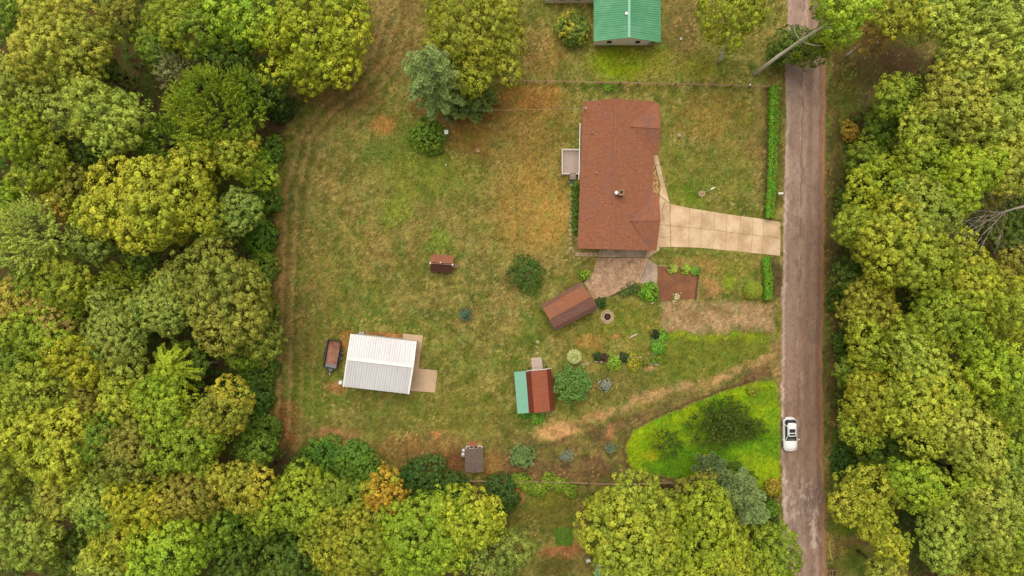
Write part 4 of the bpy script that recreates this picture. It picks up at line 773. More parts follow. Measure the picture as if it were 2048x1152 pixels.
for dx in (-.14, .14):
    for dy in (-.14, .14): MB().box((dx, dy, .17), (.035, .035, .34)).build('leg', M['timber_dark'], t)
x, y = W(1500, 169.5, 1.1); t = thing('fence_light', 'white round lamp on the fence near the hedge end', 'lamp', (x, y, 0)); MB().tube([(0, 0, 0), (0, 0, 1.0)], .04, 7).build('pole', M['galv'], t); MB().lathe([(.04, 0), (.13, .08), (.11, .2), (.02, .24)], (0, 0, 1.0), 12).build('globe', M['white'], t)

# ------------------------------------------------------------------ foliage geometry
def unit(v): return v / (np.linalg.norm(v, axis=-1, keepdims=True) + 1e-9)
def leaf_mesh(name, P, N, L, Wd, tint, spray, m, rng, axis=None):
    """one rhombic leaf (or leaf spray) per point"""
    n = len(P); r = rng.normal(size=(n, 3)) if axis is None else axis + rng.normal(size=(n, 3)) * .12
    t = unit(r - (r * N).sum(1, keepdims=True) * N); b = np.cross(N, t); L = np.broadcast_to(L, (n,))[:, None]; Wd = np.broadcast_to(Wd, (n,))[:, None]
    V = np.stack([P + t * L * .5, P + b * Wd * .5 - N * .05 * L, P - t * L * .5, P - b * Wd * .5 - N * .05 * L], 1).reshape(-1, 3)
    me = raw_mesh(name, V, np.arange(4 * n).reshape(n, 4), m)
    for k, v in (('tint', tint), ('spray', spray)):
        a = me.attributes.new(k, 'FLOAT', 'FACE'); a.data.foreach_set('value', np.clip(v, 0, 1).astype(np.float32))
    return me
def fib(n, zmin, zmax, rng):
    i = np.arange(n) + .5; z = zmax - (zmax - zmin) * i / n; a = i * 2.39996 + rng.random() * 6; s = np.sqrt(np.maximum(0, 1 - z * z)); return np.stack([s * np.cos(a), s * np.sin(a), z], 1)
def crown_mesh(name, R, seed, spiky=False, puff=.43, leaf=.20, rl=None, sq=.85, per=37, zmin=-.35, gap=.10, dens=1.0, step=1.56):
    rng = np.random.default_rng(seed); rl = rl or min(1.6, max(R * .36, .5 * R if R < 2 else 1.0)); D = max(R - rl, .2)
    nl = max(5, int(2.3 * (D / rl) ** 2 * 1.9 + 4)); d = unit(fib(nl, zmin, .98, rng) + rng.normal(size=(nl, 3)) * .24); rad = rl * rng.uniform(.5, 1.3, nl)
    az = np.arctan2(d[:, 1], d[:, 0]); ph = rng.random(4) * 6.28; wob = 1 + .17 * np.sin(2 * az + ph[0]) + .14 * np.sin(3 * az + ph[1]) + .10 * np.sin(5 * az + ph[2])
    lc = d * (D * rng.uniform(.66, 1.16, nl) * wob)[:, None]; lc[:, 2] *= sq; lc = np.vstack([lc, [[0, 0, D * .3]]]); rad = np.append(rad, R * .48); d = np.vstack([d, [[0, 0, 1]]])
    PP = []; NN = []; LT = []
    for i in range(len(lc)):
        k = max(6, int(dens * 4 * math.pi * rad[i] ** 2 / (puff * step) ** 2)); u = fib(k, -.55, 1, rng); u = unit(u + rng.normal(size=u.shape) * .18); p = lc[i] + u * rad[i] * (1 + rng.normal(size=(k, 1)) * .14)
        ok = rng.random(k) > gap
        for j in range(len(lc)):
            if j != i: ok &= np.linalg.norm(p - lc[j], axis=1) > rad[j] * .88
        ok &= (p * d[i]).sum(1) > -.2 * R
        PP.append(p[ok]); NN.append(unit(u[ok] + d[i] * .35 + np.array([0, 0, .45]))); LT.append(np.full(ok.sum(), rng.random()))
    pc = np.vstack(PP); pn = np.vstack(NN); lt = np.concatenate(LT); n = len(pc); sprayp = np.clip(.65 * lt + .35 * rng.random(n), 0, 1)
    tp = np.clip(.5 + .17 * rng.normal(size=n) + .25 * (lt - .5), 0, 1)
    idx = np.repeat(np.arange(n), per); m = len(idx)
    if spiky:
        h = rng.random(m) ** .8; ln = .55 + .85 * rng.random(n); ax = unit(pn + np.array([0, 0, .5]) + rng.normal(size=(n, 3)) * .12)
        q = rng.normal(size=(m, 3)); q = unit(q - (q * ax[idx]).sum(1, keepdims=True) * ax[idx]); rr = puff * .8 * (1 - h * .9) * rng.uniform(.5, 1, m)
        P = pc[idx] + ax[idx] * (h * ln[idx] * 1.25)[:, None] + q * rr[:, None]; N = unit(q * .8 + ax[idx] * .5 + rng.normal(size=(m, 3)) * .3); L = leaf * 1.1 * rng.uniform(.7, 1.15, m)
    else:
        q = unit(rng.normal(size=(m, 3)) + pn[idx] * 1.5); sz = (puff * rng.uniform(.65, 1.25, n))[idx]
        P = pc[idx] + q * (sz * rng.uniform(.75, 1.05, m))[:, None] * np.array([1, 1, .95]); N = unit(q * 1.1 + pn[idx] * .25 + rng.normal(size=(m, 3)) * .28); L = leaf * rng.uniform(.55, 1.4, m) * rng.uniform(.8, 1.25, n)[idx]
        k2 = int(n * per * .09); i2 = rng.integers(0, n, k2)          # inner leaves, deeper in the crown
        P2 = pc[i2] * rng.uniform(.55, .9, (k2, 1)) + rng.normal(size=(k2, 3)) * .25; N2 = unit(pn[i2] + rng.normal(size=(k2, 3)) * .6); P = np.vstack([P, P2]); N = np.vstack([N, N2]); L = np.append(L, leaf * 1.5 * np.ones(k2)); idx = np.append(idx, i2); m = len(idx)
    P[:, 2] = np.where(P[:, 2] < -.45 * R, P[:, 2] * .6 - .18 * R, P[:, 2])
    return leaf_mesh(name, P, N, L, L * .68, tp[idx] + rng.normal(size=m) * .16, sprayp[idx], M['leaf'], rng), lc
def pine_mesh(name, R, Ht, seed, leafL=.42, whorls=11, nb=6, droop=.18, tuft=14, wide=.16):
    rng = np.random.default_rng(seed); P = []; N = []; A = []; TI = []; SP = []; br = []
    for w in range(whorls):
        f = w / (whorls - 1); z = f * Ht; rr = R * (1 - f) ** .75 * (.72 + .28 * min(1, f * 5)) + .12 * R * .6; a0 = rng.random() * 6.28
        for b in range(max(3, int(round(nb * (1 - .35 * f))))):
            a = a0 + 6.283 * b / nb + rng.normal() * .25; ln = rr * rng.uniform(.72, 1.12); up = .05 + .75 * f; dv = np.array([math.cos(a), math.sin(a), up - droop]); dv /= np.linalg.norm(dv)
            br.append((np.array([0, 0, z]), np.array([0, 0, z]) + dv * ln)); nt_ = max(2, int(ln / .38)); si = rng.random()
            for t in np.linspace(.25, 1.0, nt_):
                side = np.array([-dv[1], dv[0], 0]); spread = .50 * ln * (1 - t) * .55 + .12
                for s in (-1, 0, 1):
                    c = np.array([0, 0, z]) + dv * ln * t + side * s * spread * rng.uniform(.6, 1.1) + np.array([0, 0, rng.normal() * .08]); ax = unit(dv + side * s * .6 + np.array([0, 0, .25]))
                    q = unit(rng.normal(size=(tuft, 3)) * .75 + ax); P.append(c + q * leafL * .45); A.append(q); nn = rng.normal(size=(tuft, 3)) * .5 + np.array([0, 0, 1.0]); N.append(unit(nn - (nn * q).sum(1, keepdims=True) * q)); TI.append(np.full(tuft, .5 + rng.normal() * .18)); SP.append(np.full(tuft, np.clip(.6 * si + .4 * rng.random(), 0, 1)))
    P = np.vstack(P); N = np.vstack(N); A = np.vstack(A); n = len(P)
    return leaf_mesh(name, P, N, leafL * rng.uniform(.8, 1.2, n), wide, np.concatenate(TI) + rng.normal(size=n) * .12, np.concatenate(SP), M['needle'], rng, axis=A), br
def shell_mesh(name, fn, n, leaf, seed, m, puffs=0, aspect=.6, up=.3, layers=.12):
    """dense clipped foliage: fn(rng,n) gives points and outward normals"""
    rng = np.random.default_rng(seed); P, N = fn(rng, n); P = P - N * (rng.random((n, 1)) ** 1.5) * layers; NN = unit(N + rng.normal(size=P.shape) * .45 + np.array([0, 0, up])); L = leaf * rng.uniform(.7, 1.25, n)
    return leaf_mesh(name, P, NN, L, L * aspect, .5 + rng.normal(size=n) * .2, vnoise(P[:, 0] * 1.6 + 40, P[:, 1] * 1.6 + 40, 2), m, rng)
def leaf_obj(name, me, m, col, parent=None, loc=(0, 0, 0), rot=0.0, sc=1.0):
    o = bpy.data.objects.new(name, me); link(o, parent); o.location = loc; o.rotation_euler = (0, 0, rot); o.scale = sc if hasattr(sc, '__len__') else (sc, sc, sc)
    o.material_slots[0].link = 'OBJECT'; o.material_slots[0].material = m; o.color = (*col, 1); return o
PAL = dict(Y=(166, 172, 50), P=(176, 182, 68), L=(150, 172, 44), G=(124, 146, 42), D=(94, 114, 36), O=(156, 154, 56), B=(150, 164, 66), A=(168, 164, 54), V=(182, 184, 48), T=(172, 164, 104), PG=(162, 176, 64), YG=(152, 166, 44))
rT = random.Random(11)
def pal(k):
    r, g, b = PAL[k] if isinstance(k, str) else k; f = rT.uniform(.93, 1.07); h = rT.uniform(-.03, .03); return C(min(255, r * f * (1 + h)), min(255, g * f), min(255, b * f * (1 - h)))
CV = {}
def crown_var(R, kind):
    """one of three prepared crowns of the size class nearest R"""
    cls = min((1.6, 2.4, 3.3, 4.4, 5.8), key=lambda c: abs(math.log(c / R))); v = rT.randrange(5); k = (cls, kind, v)
    if k not in CV: CV[k] = crown_mesh('crown', cls, int(cls * 100) + v * 17 + (500 if kind == 's' else 0), kind == 's')
    return CV[k], cls
def trunk_mb(h, zc, R, lc, lean=(0, 0), rb=None):
    mb = MB(); rb = rb or .06 + h * .010; top = (lean[0], lean[1], zc + R * .25)
    pts = [(lean[0] * (t ** 1.3) + rT.uniform(-.06, .06) * (t > 0), lean[1] * (t ** 1.3) + rT.uniform(-.06, .06) * (t > 0), top[2] * t) for t in (0, .12, .35, .6, .8, 1)]
    mb.tube(pts, [rb * 1.35, rb, rb * .85, rb * .68, rb * .5, rb * .25], 7)
    for c in lc[:: max(1, len(lc) // 7)]:
        a = pts[3]; mb.tube([a, (a[0] + (c[0] + lean[0] - a[0]) * .5, a[1] + (c[1] + lean[1] - a[1]) * .5, a[2] + (zc + c[2] - a[2]) * .35), (c[0] + lean[0], c[1] + lean[1], zc + c[2])], [rb * .42, rb * .28, rb * .08], 5)
    return mb
def tree(px, py, r, h, kind, col, label, mk='leaf', group=None, base=None, name='broadleaf_tree', bark=None):
    bark = bark or ('bark' if base is not None else 'bark_dark')
    zc = h - .0 ; Rm = r / S * (1 - .86 * h / H) * 1.08; zc = max(h - Rm * .85, Rm * .5)
    (me, lc), cls = crown_var(Rm, kind); x, y = W(px, py, zc); bx_, by_ = (x, y) if base is None else W(*base); k = Rm / cls
    if base is None:                                                # stems stand inside their wood, not on the lawn or the road
        if group == GW and -10 < by_ < 28: bx_ = min(bx_, W(524, 0)[0])
        if group == GE_: bx_ = max(bx_, W(1694, 0)[0])
        if group == GS_: by_ = min(by_, W(0, 992)[1])
    t = thing(name, label, 'tree', (bx_, by_, 0), 0, group); lean = (x - bx_, y - by_); rot = rT.uniform(0, 6.28)
    leaf_obj('crown', me, M[mk], pal(col), t, (lean[0], lean[1], zc), rot, (k * rT.uniform(.9, 1.14), k * rT.uniform(.9, 1.14), k * rT.uniform(.9, 1.15)))
    ca, sa = math.cos(rot), math.sin(rot); l2 = [(c[0] * ca * k - c[1] * sa * k, c[0] * sa * k + c[1] * ca * k, c[2] * k) for c in lc]
    trunk_mb(h, zc, Rm, l2, lean).build('trunk', M[bark], t, smooth=True); return t

GW, GE_, GS_, GN_ = 'trees of the western wood', 'trees of the wood across the road', 'trees along the southern boundary', 'trees on the neighbouring lot'
WEST = [
 (45, 25, 52, 12, 'r', 'G', 'dark green tree in the extreme top corner of the western wood'), (140, 95, 98, 17, 'r', 'P', 'broad pale olive tree, largest crown near the top of the western wood'),
 (245, 35, 46, 11, 'r', 'O', 'dull brownish green tree above the broad pale olive tree'), (395, 50, 70, 14, 'r', 'YG', 'yellow-green tree at the top edge between dull brown and bright lime crowns'),
 (480, 28, 58, 14, 'r', 'L', 'lime tree at the top edge next to the lawn-edge maple'), (28, 165, 60, 15, 'r', 'P', 'pale tree on the picture edge just below the broad pale olive tree'),
 (118, 215, 54, 14, 'r', 'B', 'blue-green tree wedged between two pale yellowish crowns in the upper western wood'), (218, 232, 76, 16, 'r', 'P', 'pale yellowish round tree beside the blue-green tree in the upper western wood'),
 (352, 142, 30, 10, 's', 'T', 'small tan withered-looking tree above the spiky lime maple'), (462, 108, 52, 11, 'r', 'D', 'dark green tree behind the lawn-edge maple'),
 (330, 92, 44, 10, 'r', 'G', 'low mid green tree beside the broad pale olive crown'), (436, 218, 82, 15, 's', 'L', 'spiky lime maple with pale pointed sprays in the upper western wood'),
 (325, 285, 46, 11, 's', 'G', 'spiky mid green tree below and beside the spiky lime maple'), (38, 262, 62, 15, 'r', 'L', 'lime tree hugging the picture edge in the upper western wood'),
 (85, 335, 54, 13, 'r', 'YG', 'yellow-green tree near the picture edge above the pale spiky tree'), (466, 308, 50, 13, 'r', 'Y', 'yellow tree directly below the spiky lime maple', 'leaf_yellow'),
 (140, 368, 40, 10, 'r', 'O', 'brownish sparse tree in the gap left of the big yellow-green crown'), (316, 408, 108, 17, 'r', 'Y', 'very large yellow-green tree in the middle of the western wood'),
 (70, 472, 74, 15, 's', (176, 190, 84), 'pale fresh green spiky tree near the picture edge, mid western wood'), (197, 476, 42, 12, 'r', 'B', 'soft grey-green tree between the pale spiky tree and the very large crown'),
 (480, 425, 46, 12, 'r', 'B', 'blue-green tree at the right of the very large yellow-green crown'), (118, 400, 36, 10, 'r', 'A', 'ochre tinged low tree above the pale fresh green spiky tree', 'leaf_autumn'),
 (258, 578, 46, 11, 's', 'YG', 'small spiky olive tree beneath the very large yellow-green crown'), (455, 590, 98, 15, 'r', 'O', 'wide olive-brown fine-leaved tree at the lawn side of the western wood'),
 (328, 612, 62, 14, 'r', 'B', 'grey-green tree touching the wide olive-brown crown'), (232, 668, 66, 14, 'r', 'B', 'deep grey-green lumpy tree above the fern-leaved tree'),
 (142, 570, 48, 13, 'r', 'YG', 'yellow-green tree with loose clumps in the mid western wood'), (150, 615, 32, 11, 'r', 'G', 'little green tree under the loose-clumped yellow-green tree'),
 (28, 610, 50, 13, 'r', 'A', 'pinkish brown tinged tree on the picture edge, mid western wood', 'leaf_pink'), (95, 662, 62, 13, 'r', 'YG', 'green tree tipped with orange-pink next to the pinkish edge tree', 'leaf_pink'),
 (163, 718, 52, 14, 'r', 'V', 'bright yellow tree left of the fern-leaved tree'), (30, 720, 48, 12, 'r', 'G', 'mid green tree on the picture edge below the pinkish brown one'),
 (252, 748, 42, 12, 'r', 'PG', 'pale tree with ragged crown between bright yellow and fern-leaved trees'), (70, 560, 38, 12, 'r', 'G', 'small green tree beneath the pale fresh green spiky tree'),
 (505, 330, 44, 10, 'r', 'L', 'lime tree on the lawn edge under the yellow tree'), (520, 180, 42, 9, 'r', 'D', 'dark low tree on the lawn edge under the lawn-edge maple'),
 (62, 808, 82, 16, 'r', 'Y', 'large yellow-green tree at the picture edge of the lower western wood'), (168, 800, 44, 13, 'r', 'O', 'olive tree beside the large yellow-green edge tree'),
 (240, 792, 44, 14, 'r', 'Y', 'yellow-green tree just below the ragged pale tree'), (330, 800, 58, 15, 'r', 'L', 'lime tree below the fern-leaved tree'),
 (450, 822, 56, 14, 'r', 'A', 'orange-tipped yellow tree at the lawn edge below the fern-leaved tree', 'leaf_yellow'), (112, 882, 78, 16, 'r', 'Y', 'broad yellow-green tree in the lower western wood with dark gaps around it'),
 (212, 872, 46, 14, 'r', 'G', 'green tree clumped right of the broad yellow-green tree'), (266, 905, 68, 15, 'r', 'O', 'ochre-olive tree in the centre of the lower western wood'),
 (386, 880, 72, 15, 'r', 'YG', 'yellow-green tree between the ochre-olive one and the lawn corner'), (14, 968, 36, 14, 'r', 'Y', 'small yellow-green crown on the picture edge in the lower western wood'),
 (60, 972, 42, 11, 'r', 'B', 'blue-green dark tree near the lower picture edge corner'), (120, 992, 46, 13, 'r', 'P', 'pale tree between the blue-green dark tree and the soft green crown'),
 (210, 1000, 66, 14, 'r', 'PG', 'soft pale green tree left of the bright yellow one in the lower wood'), (276, 1014, 48, 15, 'r', 'V', 'brightest lemon yellow tree of the lower western wood'),
 (382, 990, 64, 14, 'r', 'O', 'olive-yellow tree between the lemon yellow tree and the golden one'), (486, 972, 50, 14, 'r', 'A', 'golden yellow tree at the corner of the lawn', 'leaf_yellow'),
 (62, 1072, 68, 15, 'r', 'PG', 'pale greyish green tree above the bottom picture corner'), (232, 1082, 58, 14, 'r', 'Y', 'yellow-green tree near the bottom edge below the soft pale green one'),
 (346, 1098, 78, 15, 'r', 'L', 'large lime tree on the bottom edge of the western wood'), (442, 1050, 54, 11, 'r', 'G', 'shaded green tree right of the large lime tree'),
 (205, 1128, 50, 14, 'r', 'P', 'pale crown cut by the bottom edge left of the large lime tree'), (140, 1110, 46, 10, 'r', 'D', 'dark green tree at the bottom edge in the gap of pale crowns'),
 (472, 1120, 50, 9, 'r', 'D', 'dark low tree at the bottom edge right of the shaded green one'), (15, 885, 44, 14, 'r', 'YG', 'yellow-green tree on the picture edge beside the broad lower crown'),
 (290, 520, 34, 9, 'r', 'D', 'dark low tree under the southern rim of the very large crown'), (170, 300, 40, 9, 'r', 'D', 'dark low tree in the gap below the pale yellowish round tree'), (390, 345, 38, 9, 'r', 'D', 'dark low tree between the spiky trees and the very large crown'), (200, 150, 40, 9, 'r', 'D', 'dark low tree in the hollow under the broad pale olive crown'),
 (300, 960, 34, 9, 'r', 'D', 'dark low tree in the gap above the lemon yellow tree'), (10, 400, 40, 13, 'r', 'L', 'lime crown on the picture edge above the pale spiky tree'), (495, 700, 40, 8, 'r', 'G', 'low green tree at the lawn edge south of the wide olive-brown crown'), (515, 900, 38, 9, 'r', 'G', 'low green tree at the lawn corner above the golden tree'),
]
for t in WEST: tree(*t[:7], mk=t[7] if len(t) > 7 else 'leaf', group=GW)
tree(632, 82, 106, 13, 'r', (166, 172, 44), 'big lime-yellow maple spreading over the lawn at the top of the western wood', group=GW)
SOUTH = [
 (600, 1000, 72, 12, 'r', 'YG', 'yellowish tree in shade between the golden corner tree and the big lime crown'), (715, 1075, 84, 15, 'r', 'Y', 'big pale yellow tree left of the orange-topped one at the bottom'),
 (762, 985, 46, 13, 'r', (196, 154, 50), 'orange autumn tree at the south edge of the lawn', 'leaf_orange'), (842, 1080, 98, 17, 'r', 'L', 'huge lime tree at the bottom edge below the orange autumn tree'),
 (945, 1035, 68, 15, 'r', (176, 182, 48), 'yellow-lime tree right of the huge lime tree'), (1000, 1098, 60, 13, 'r', 'B', 'cool green tree beside the small clearing at the bottom'),
 (590, 1105, 72, 8, 'r', 'D', 'dark low tree at the bottom edge left of the big pale yellow tree'), (690, 1000, 46, 12, 'r', 'G', 'green tree just left of the orange autumn tree'), (530, 1050, 44, 8, 'r', 'D', 'dark low tree beneath the yellowish shaded tree'),
 (1266, 1080, 96, 16, 'r', 'Y', 'big yellow-green tree over the teal roof at the bottom edge'), (1405, 1072, 80, 15, 'r', 'YG', 'olive-yellow tree between the big yellow-green one and the pale pine'),
 (1392, 985, 50, 10, 'r', 'O', 'dull olive tree touching the bright lawn at the south fence'), (1535, 1112, 64, 14, 'r', 'YG', 'yellow-green tree leaning over the road at the bottom edge'),
 (1450, 1128, 66, 14, 'r', 'Y', 'yellow tree at the bottom edge below the pale pine'), (1322, 1012, 38, 10, 'r', 'PG', 'small soft green tree in the gap beside the big yellow-green tree'),
 (1204, 1008, 24, 12, 'r', 'YG', 'small yellow-green crown at the fence on the left of the big yellow-green tree'), (1330, 1130, 50, 14, 'r', 'Y', 'yellow-green crown on the bottom edge between two big yellowish trees'),
]
for t in SOUTH: tree(*t[:7], mk=t[7] if len(t) > 7 else 'leaf', group=GS_)
EAST = [
 (1748, 62, 38, 9, 'r', (172, 138, 66), 'orange-brown thin-leaved tree beside the road at the top', 'leaf_autumn'), (1862, 14, 66, 15, 'r', 'PG', 'pale tree at the top edge right of the orange-brown one'),
 (1965, 92, 96, 18, 'r', 'P', 'huge pale green tree in the top corner across the road'), (1918, 205, 74, 17, 'r', 'P', 'pale grey-green tree below the huge corner tree'),
 (1788, 190, 40, 12, 'r', 'YG', 'small yellow-green tree with visible trunk at the clearing'), (1838, 248, 46, 14, 'r', 'PG', 'soft green tree at the clearing beside the pale grey-green crown'),
 (1968, 250, 60, 16, 'r', 'P', 'pale round tree on the lower side of the pale grey-green crown'), (2030, 170, 50, 16, 'r', 'PG', 'pale green crown cut by the picture edge under the huge corner tree'),
 (2032, 262, 44, 15, 'r', 'Y', 'yellowish crown at the picture edge in the upper eastern wood'), (1762, 256, 44, 8, 'r', 'G', 'low dark green tree at the clearing near the yellow-orange shrub'),
 (1842, 318, 58, 14, 'r', 'YG', 'yellow-green tree above the lumpy pale crown across the road'), (1930, 352, 64, 16, 'r', 'L', 'lime tree with bright sprays in the upper eastern wood'),
 (2012, 342, 58, 16, 'r', 'P', 'pale tree right of the lime tree with bright sprays'), (1758, 366, 58, 12, 'r', 'YG', 'yellow-green tree close to the road below the low dark green one'),
 (1730, 320, 40, 9, 'r', 'G', 'green tree nearest the road north of the yellow-green roadside tree'), (1848, 425, 70, 15, 'r', 'PG', 'lumpy pale grey-green tree opposite the driveway'),
 (1800, 500, 98, 16, 'r', 'Y', 'wide bright yellow-green tree opposite the driveway'), (1712, 452, 38, 11, 'r', 'Y', 'small yellow tree at the road edge opposite the driveway', 'leaf_yellow'),
 (1960, 385, 34, 10, 'r', 'O', 'brownish tree above the bare dead tree'), (2025, 465, 44, 9, 'r', 'D', 'dark tree behind the bare dead branches'), (1945, 575, 62, 14, 'r', 'Y', 'yellow tree with open clumps below the dead branches'),
 (1862, 648, 70, 16, 'r', 'YG', 'large yellow-green tree in the middle of the eastern wood'), (1738, 612, 62, 12, 'r', 'A', 'ochre thin-leaved tree reaching toward the road', 'leaf_yellow'), (2012, 625, 58, 16, 'r', 'Y', 'yellow crown at the picture edge in the middle eastern wood'),
 (1702, 555, 36, 8, 'r', 'D', 'low dark green tree at the road under the wide bright tree'), (1742, 690, 56, 12, 'r', 'YG', 'dull green tree at the road below the ochre one'), (1830, 720, 60, 15, 'r', 'PG', 'pale lime tree below the large middle tree across the road'),
 (1940, 690, 44, 14, 'r', 'L', 'lime tree between the large middle tree and the picture edge'), (2000, 748, 58, 16, 'r', 'L', 'broad lime tree near the picture edge in the lower eastern wood'), (1742, 800, 64, 13, 'r', 'Y', 'yellow-ochre tree beside the road level with the car', 'leaf_yellow'),
 (1850, 806, 76, 16, 'r', 'Y', 'large yellow tree across the road from the car'), (1930, 872, 78, 16, 'r', 'P', 'wide pale olive tree below the large yellow tree'), (2012, 812, 52, 16, 'r', 'L', 'lime crown at the picture edge beside the wide pale olive tree'),
 (2030, 890, 44, 15, 'r', 'L', 'bright green crown at the picture edge below the lime one'), (1722, 850, 36, 10, 'r', 'Y', 'small ochre tree at the road verge level with the car'), (1730, 985, 58, 13, 'r', 'Y', 'yellow tree at the road verge below the dark thicket'),
 (1830, 968, 60, 15, 'r', 'L', 'lime tree in the lower eastern wood beside the yellow verge tree'), (1938, 952, 44, 14, 'r', 'YG', 'yellow-green tree right of the lower lime tree'), (2005, 945, 52, 15, 'r', 'PG', 'soft green tree near the picture edge below the bright crowns'),
 (1742, 1045, 46, 13, 'r', 'Y', 'yellow tree overhanging the grassy track at the bottom'), (1785, 1085, 30, 11, 'r', 'V', 'small lemon tree at the end of the grassy track'), (1900, 1055, 64, 13, 'r', 'PG', 'pale tree above the bottom corner beside bare twigs'),
 (1982, 1012, 62, 15, 'r', 'P', 'large soft olive tree in the lower eastern wood'), (1992, 1105, 58, 14, 'r', 'YG', 'green tree at the bottom corner across the road'), (1780, 905, 62, 8, 'r', 'D', 'dark thicket tree below the road verge level with the car'),
 (1772, 1145, 32, 9, 'r', 'P', 'small pale crown cut by the bottom edge across the road'), (2042, 1060, 42, 14, 'r', 'L', 'lime crown at the picture edge above the bottom corner'), (1920, 1130, 48, 11, 'r', 'O', 'reddish olive tree at the bottom edge of the eastern wood', 'leaf_pink'),
 (1885, 520, 30, 9, 'r', 'G', 'green low tree between the wide bright tree and the dead branches'), (1940, 640, 40, 9, 'r', 'D', 'dark low tree in the gap left of the yellow edge crown'), (1700, 740, 34, 8, 'r', 'G', 'low green tree on the verge between dull green and ochre trees'), (2030, 530, 46, 10, 'r', 'O', 'brown-green tree at the picture edge below the dead branches'), (1880, 760, 40, 9, 'r', 'D', 'dark low tree in the gap above the large yellow tree'), (1870, 1010, 36, 9, 'r', 'D', 'dark low tree in the gap below the lower lime tree'),
]
BASES = {(1748, 62): (1692, 112), (1788, 190): (1752, 216), (1838, 248): (1800, 270)}
for t in EAST: tree(*t[:7], mk=t[7] if len(t) > 7 else 'leaf', group=GE_, base=BASES.get(t[:2]))
tree(955, 66, 106, 15, 'r', (164, 168, 48), 'big round yellow-green maple behind the blue-green pine', group=GN_)
tree(1464, 26, 68, 14, 'r', (166, 176, 46), 'yellow-lime tree with pale trunk near the road at the top', group=GN_, base=(1438, 123))
tree(1798, 30, 44, 15, 'r', 'Y', 'yellowish tree leaning out at the top behind the orange-brown one', group=GE_, base=(1745, 96))
# the tall leaning tree over the road: one long pale trunk, two leaf masses
x, y = W(1508, 149); lt_ = thing('leaning_tree', 'tall pale-trunked tree leaning over the road at the top', 'tree', (x, y, 0), 0, GN_)
bp = [W3(1508, 149, 0), W3(1553, 115, 4), W3(1600, 82, 9), W3(1648, 52, 14), W3(1690, 28, 18.5)]; bp = [(p[0] - x, p[1] - y, p[2]) for p in bp]
mb = MB().tube(bp, [.28, .22, .18, .13, .04], 8)
for i, (dx, dy, dz) in ((1, (1.2, 1.6, -.4)), (2, (-1.4, 1.4, 1.6)), (2, (1.8, -1.2, 1.8)), (3, (1.2, 1.5, 2)), (3, (1.6, -1.2, 2.2))):
    p = bp[i]; mb.tube([p, (p[0] + dx * .6, p[1] + dy * .6, p[2] + dz * .4), (p[0] + dx, p[1] + dy, p[2] + dz)], [.1, .06, .02], 5)
mb.build('trunk', M['bark'], lt_, smooth=True)
(me_, _), cl = crown_var(2.4, 'r')
for px, py, z, r, cc in ((1585, 92, 3.2, 2.5, 'D'), (1618, 104, 4.0, 2.2, 'G'), (1558, 104, 2.6, 1.6, 'D'), (1672, 66, 10.5, 2.2, 'L'), (1694, 16, 17, 3.1, 'L'), (1652, 12, 12.5, 1.9, 'L'), (1640, 84, 7.0, 1.6, 'G')):
    p = W3(px, py, z); leaf_obj('crown', me_, M['leaf'], pal(cc), lt_, (p[0] - x, p[1] - y, z), rT.uniform(0, 6), r / cl)
# extra bare trunks that show between crowns belong to the trees they carry
x, y = W(1765, 300); t = thing('bare_tree', 'pale bare trunk slanting out of the shade near the yellow-orange shrub', 'tree', (x, y, 0), 0, GE_); q = W3(1808, 281, 6.5); MB().tube([(0, 0, 0), (q[0] - x, q[1] - y, 6.5), (q[0] - x + .6, q[1] - y + .3, 10)], [.24, .17, .05], 8).tube([(q[0] - x, q[1] - y, 6), (q[0] - x + .9, q[1] - y - .4, 8.5)], [.08, .03], 5).build('trunk', M['bark'], t, smooth=True)
x, y = W(1727, 441); t = thing('bare_tree', 'pale bare trunk slanting toward the lumpy grey-green tree opposite the driveway', 'tree', (x, y, 0), 0, GE_); q = W3(1766, 432, 6); MB().tube([(0, 0, 0), (q[0] - x, q[1] - y, 6), (q[0] - x + .5, q[1] - y + .2, 9)], [.22, .16, .05], 8).tube([(q[0] - x, q[1] - y, 5.6), (q[0] - x + .8, q[1] - y + .5, 8)], [.08, .03], 5).build('trunk', M['bark'], t, smooth=True)

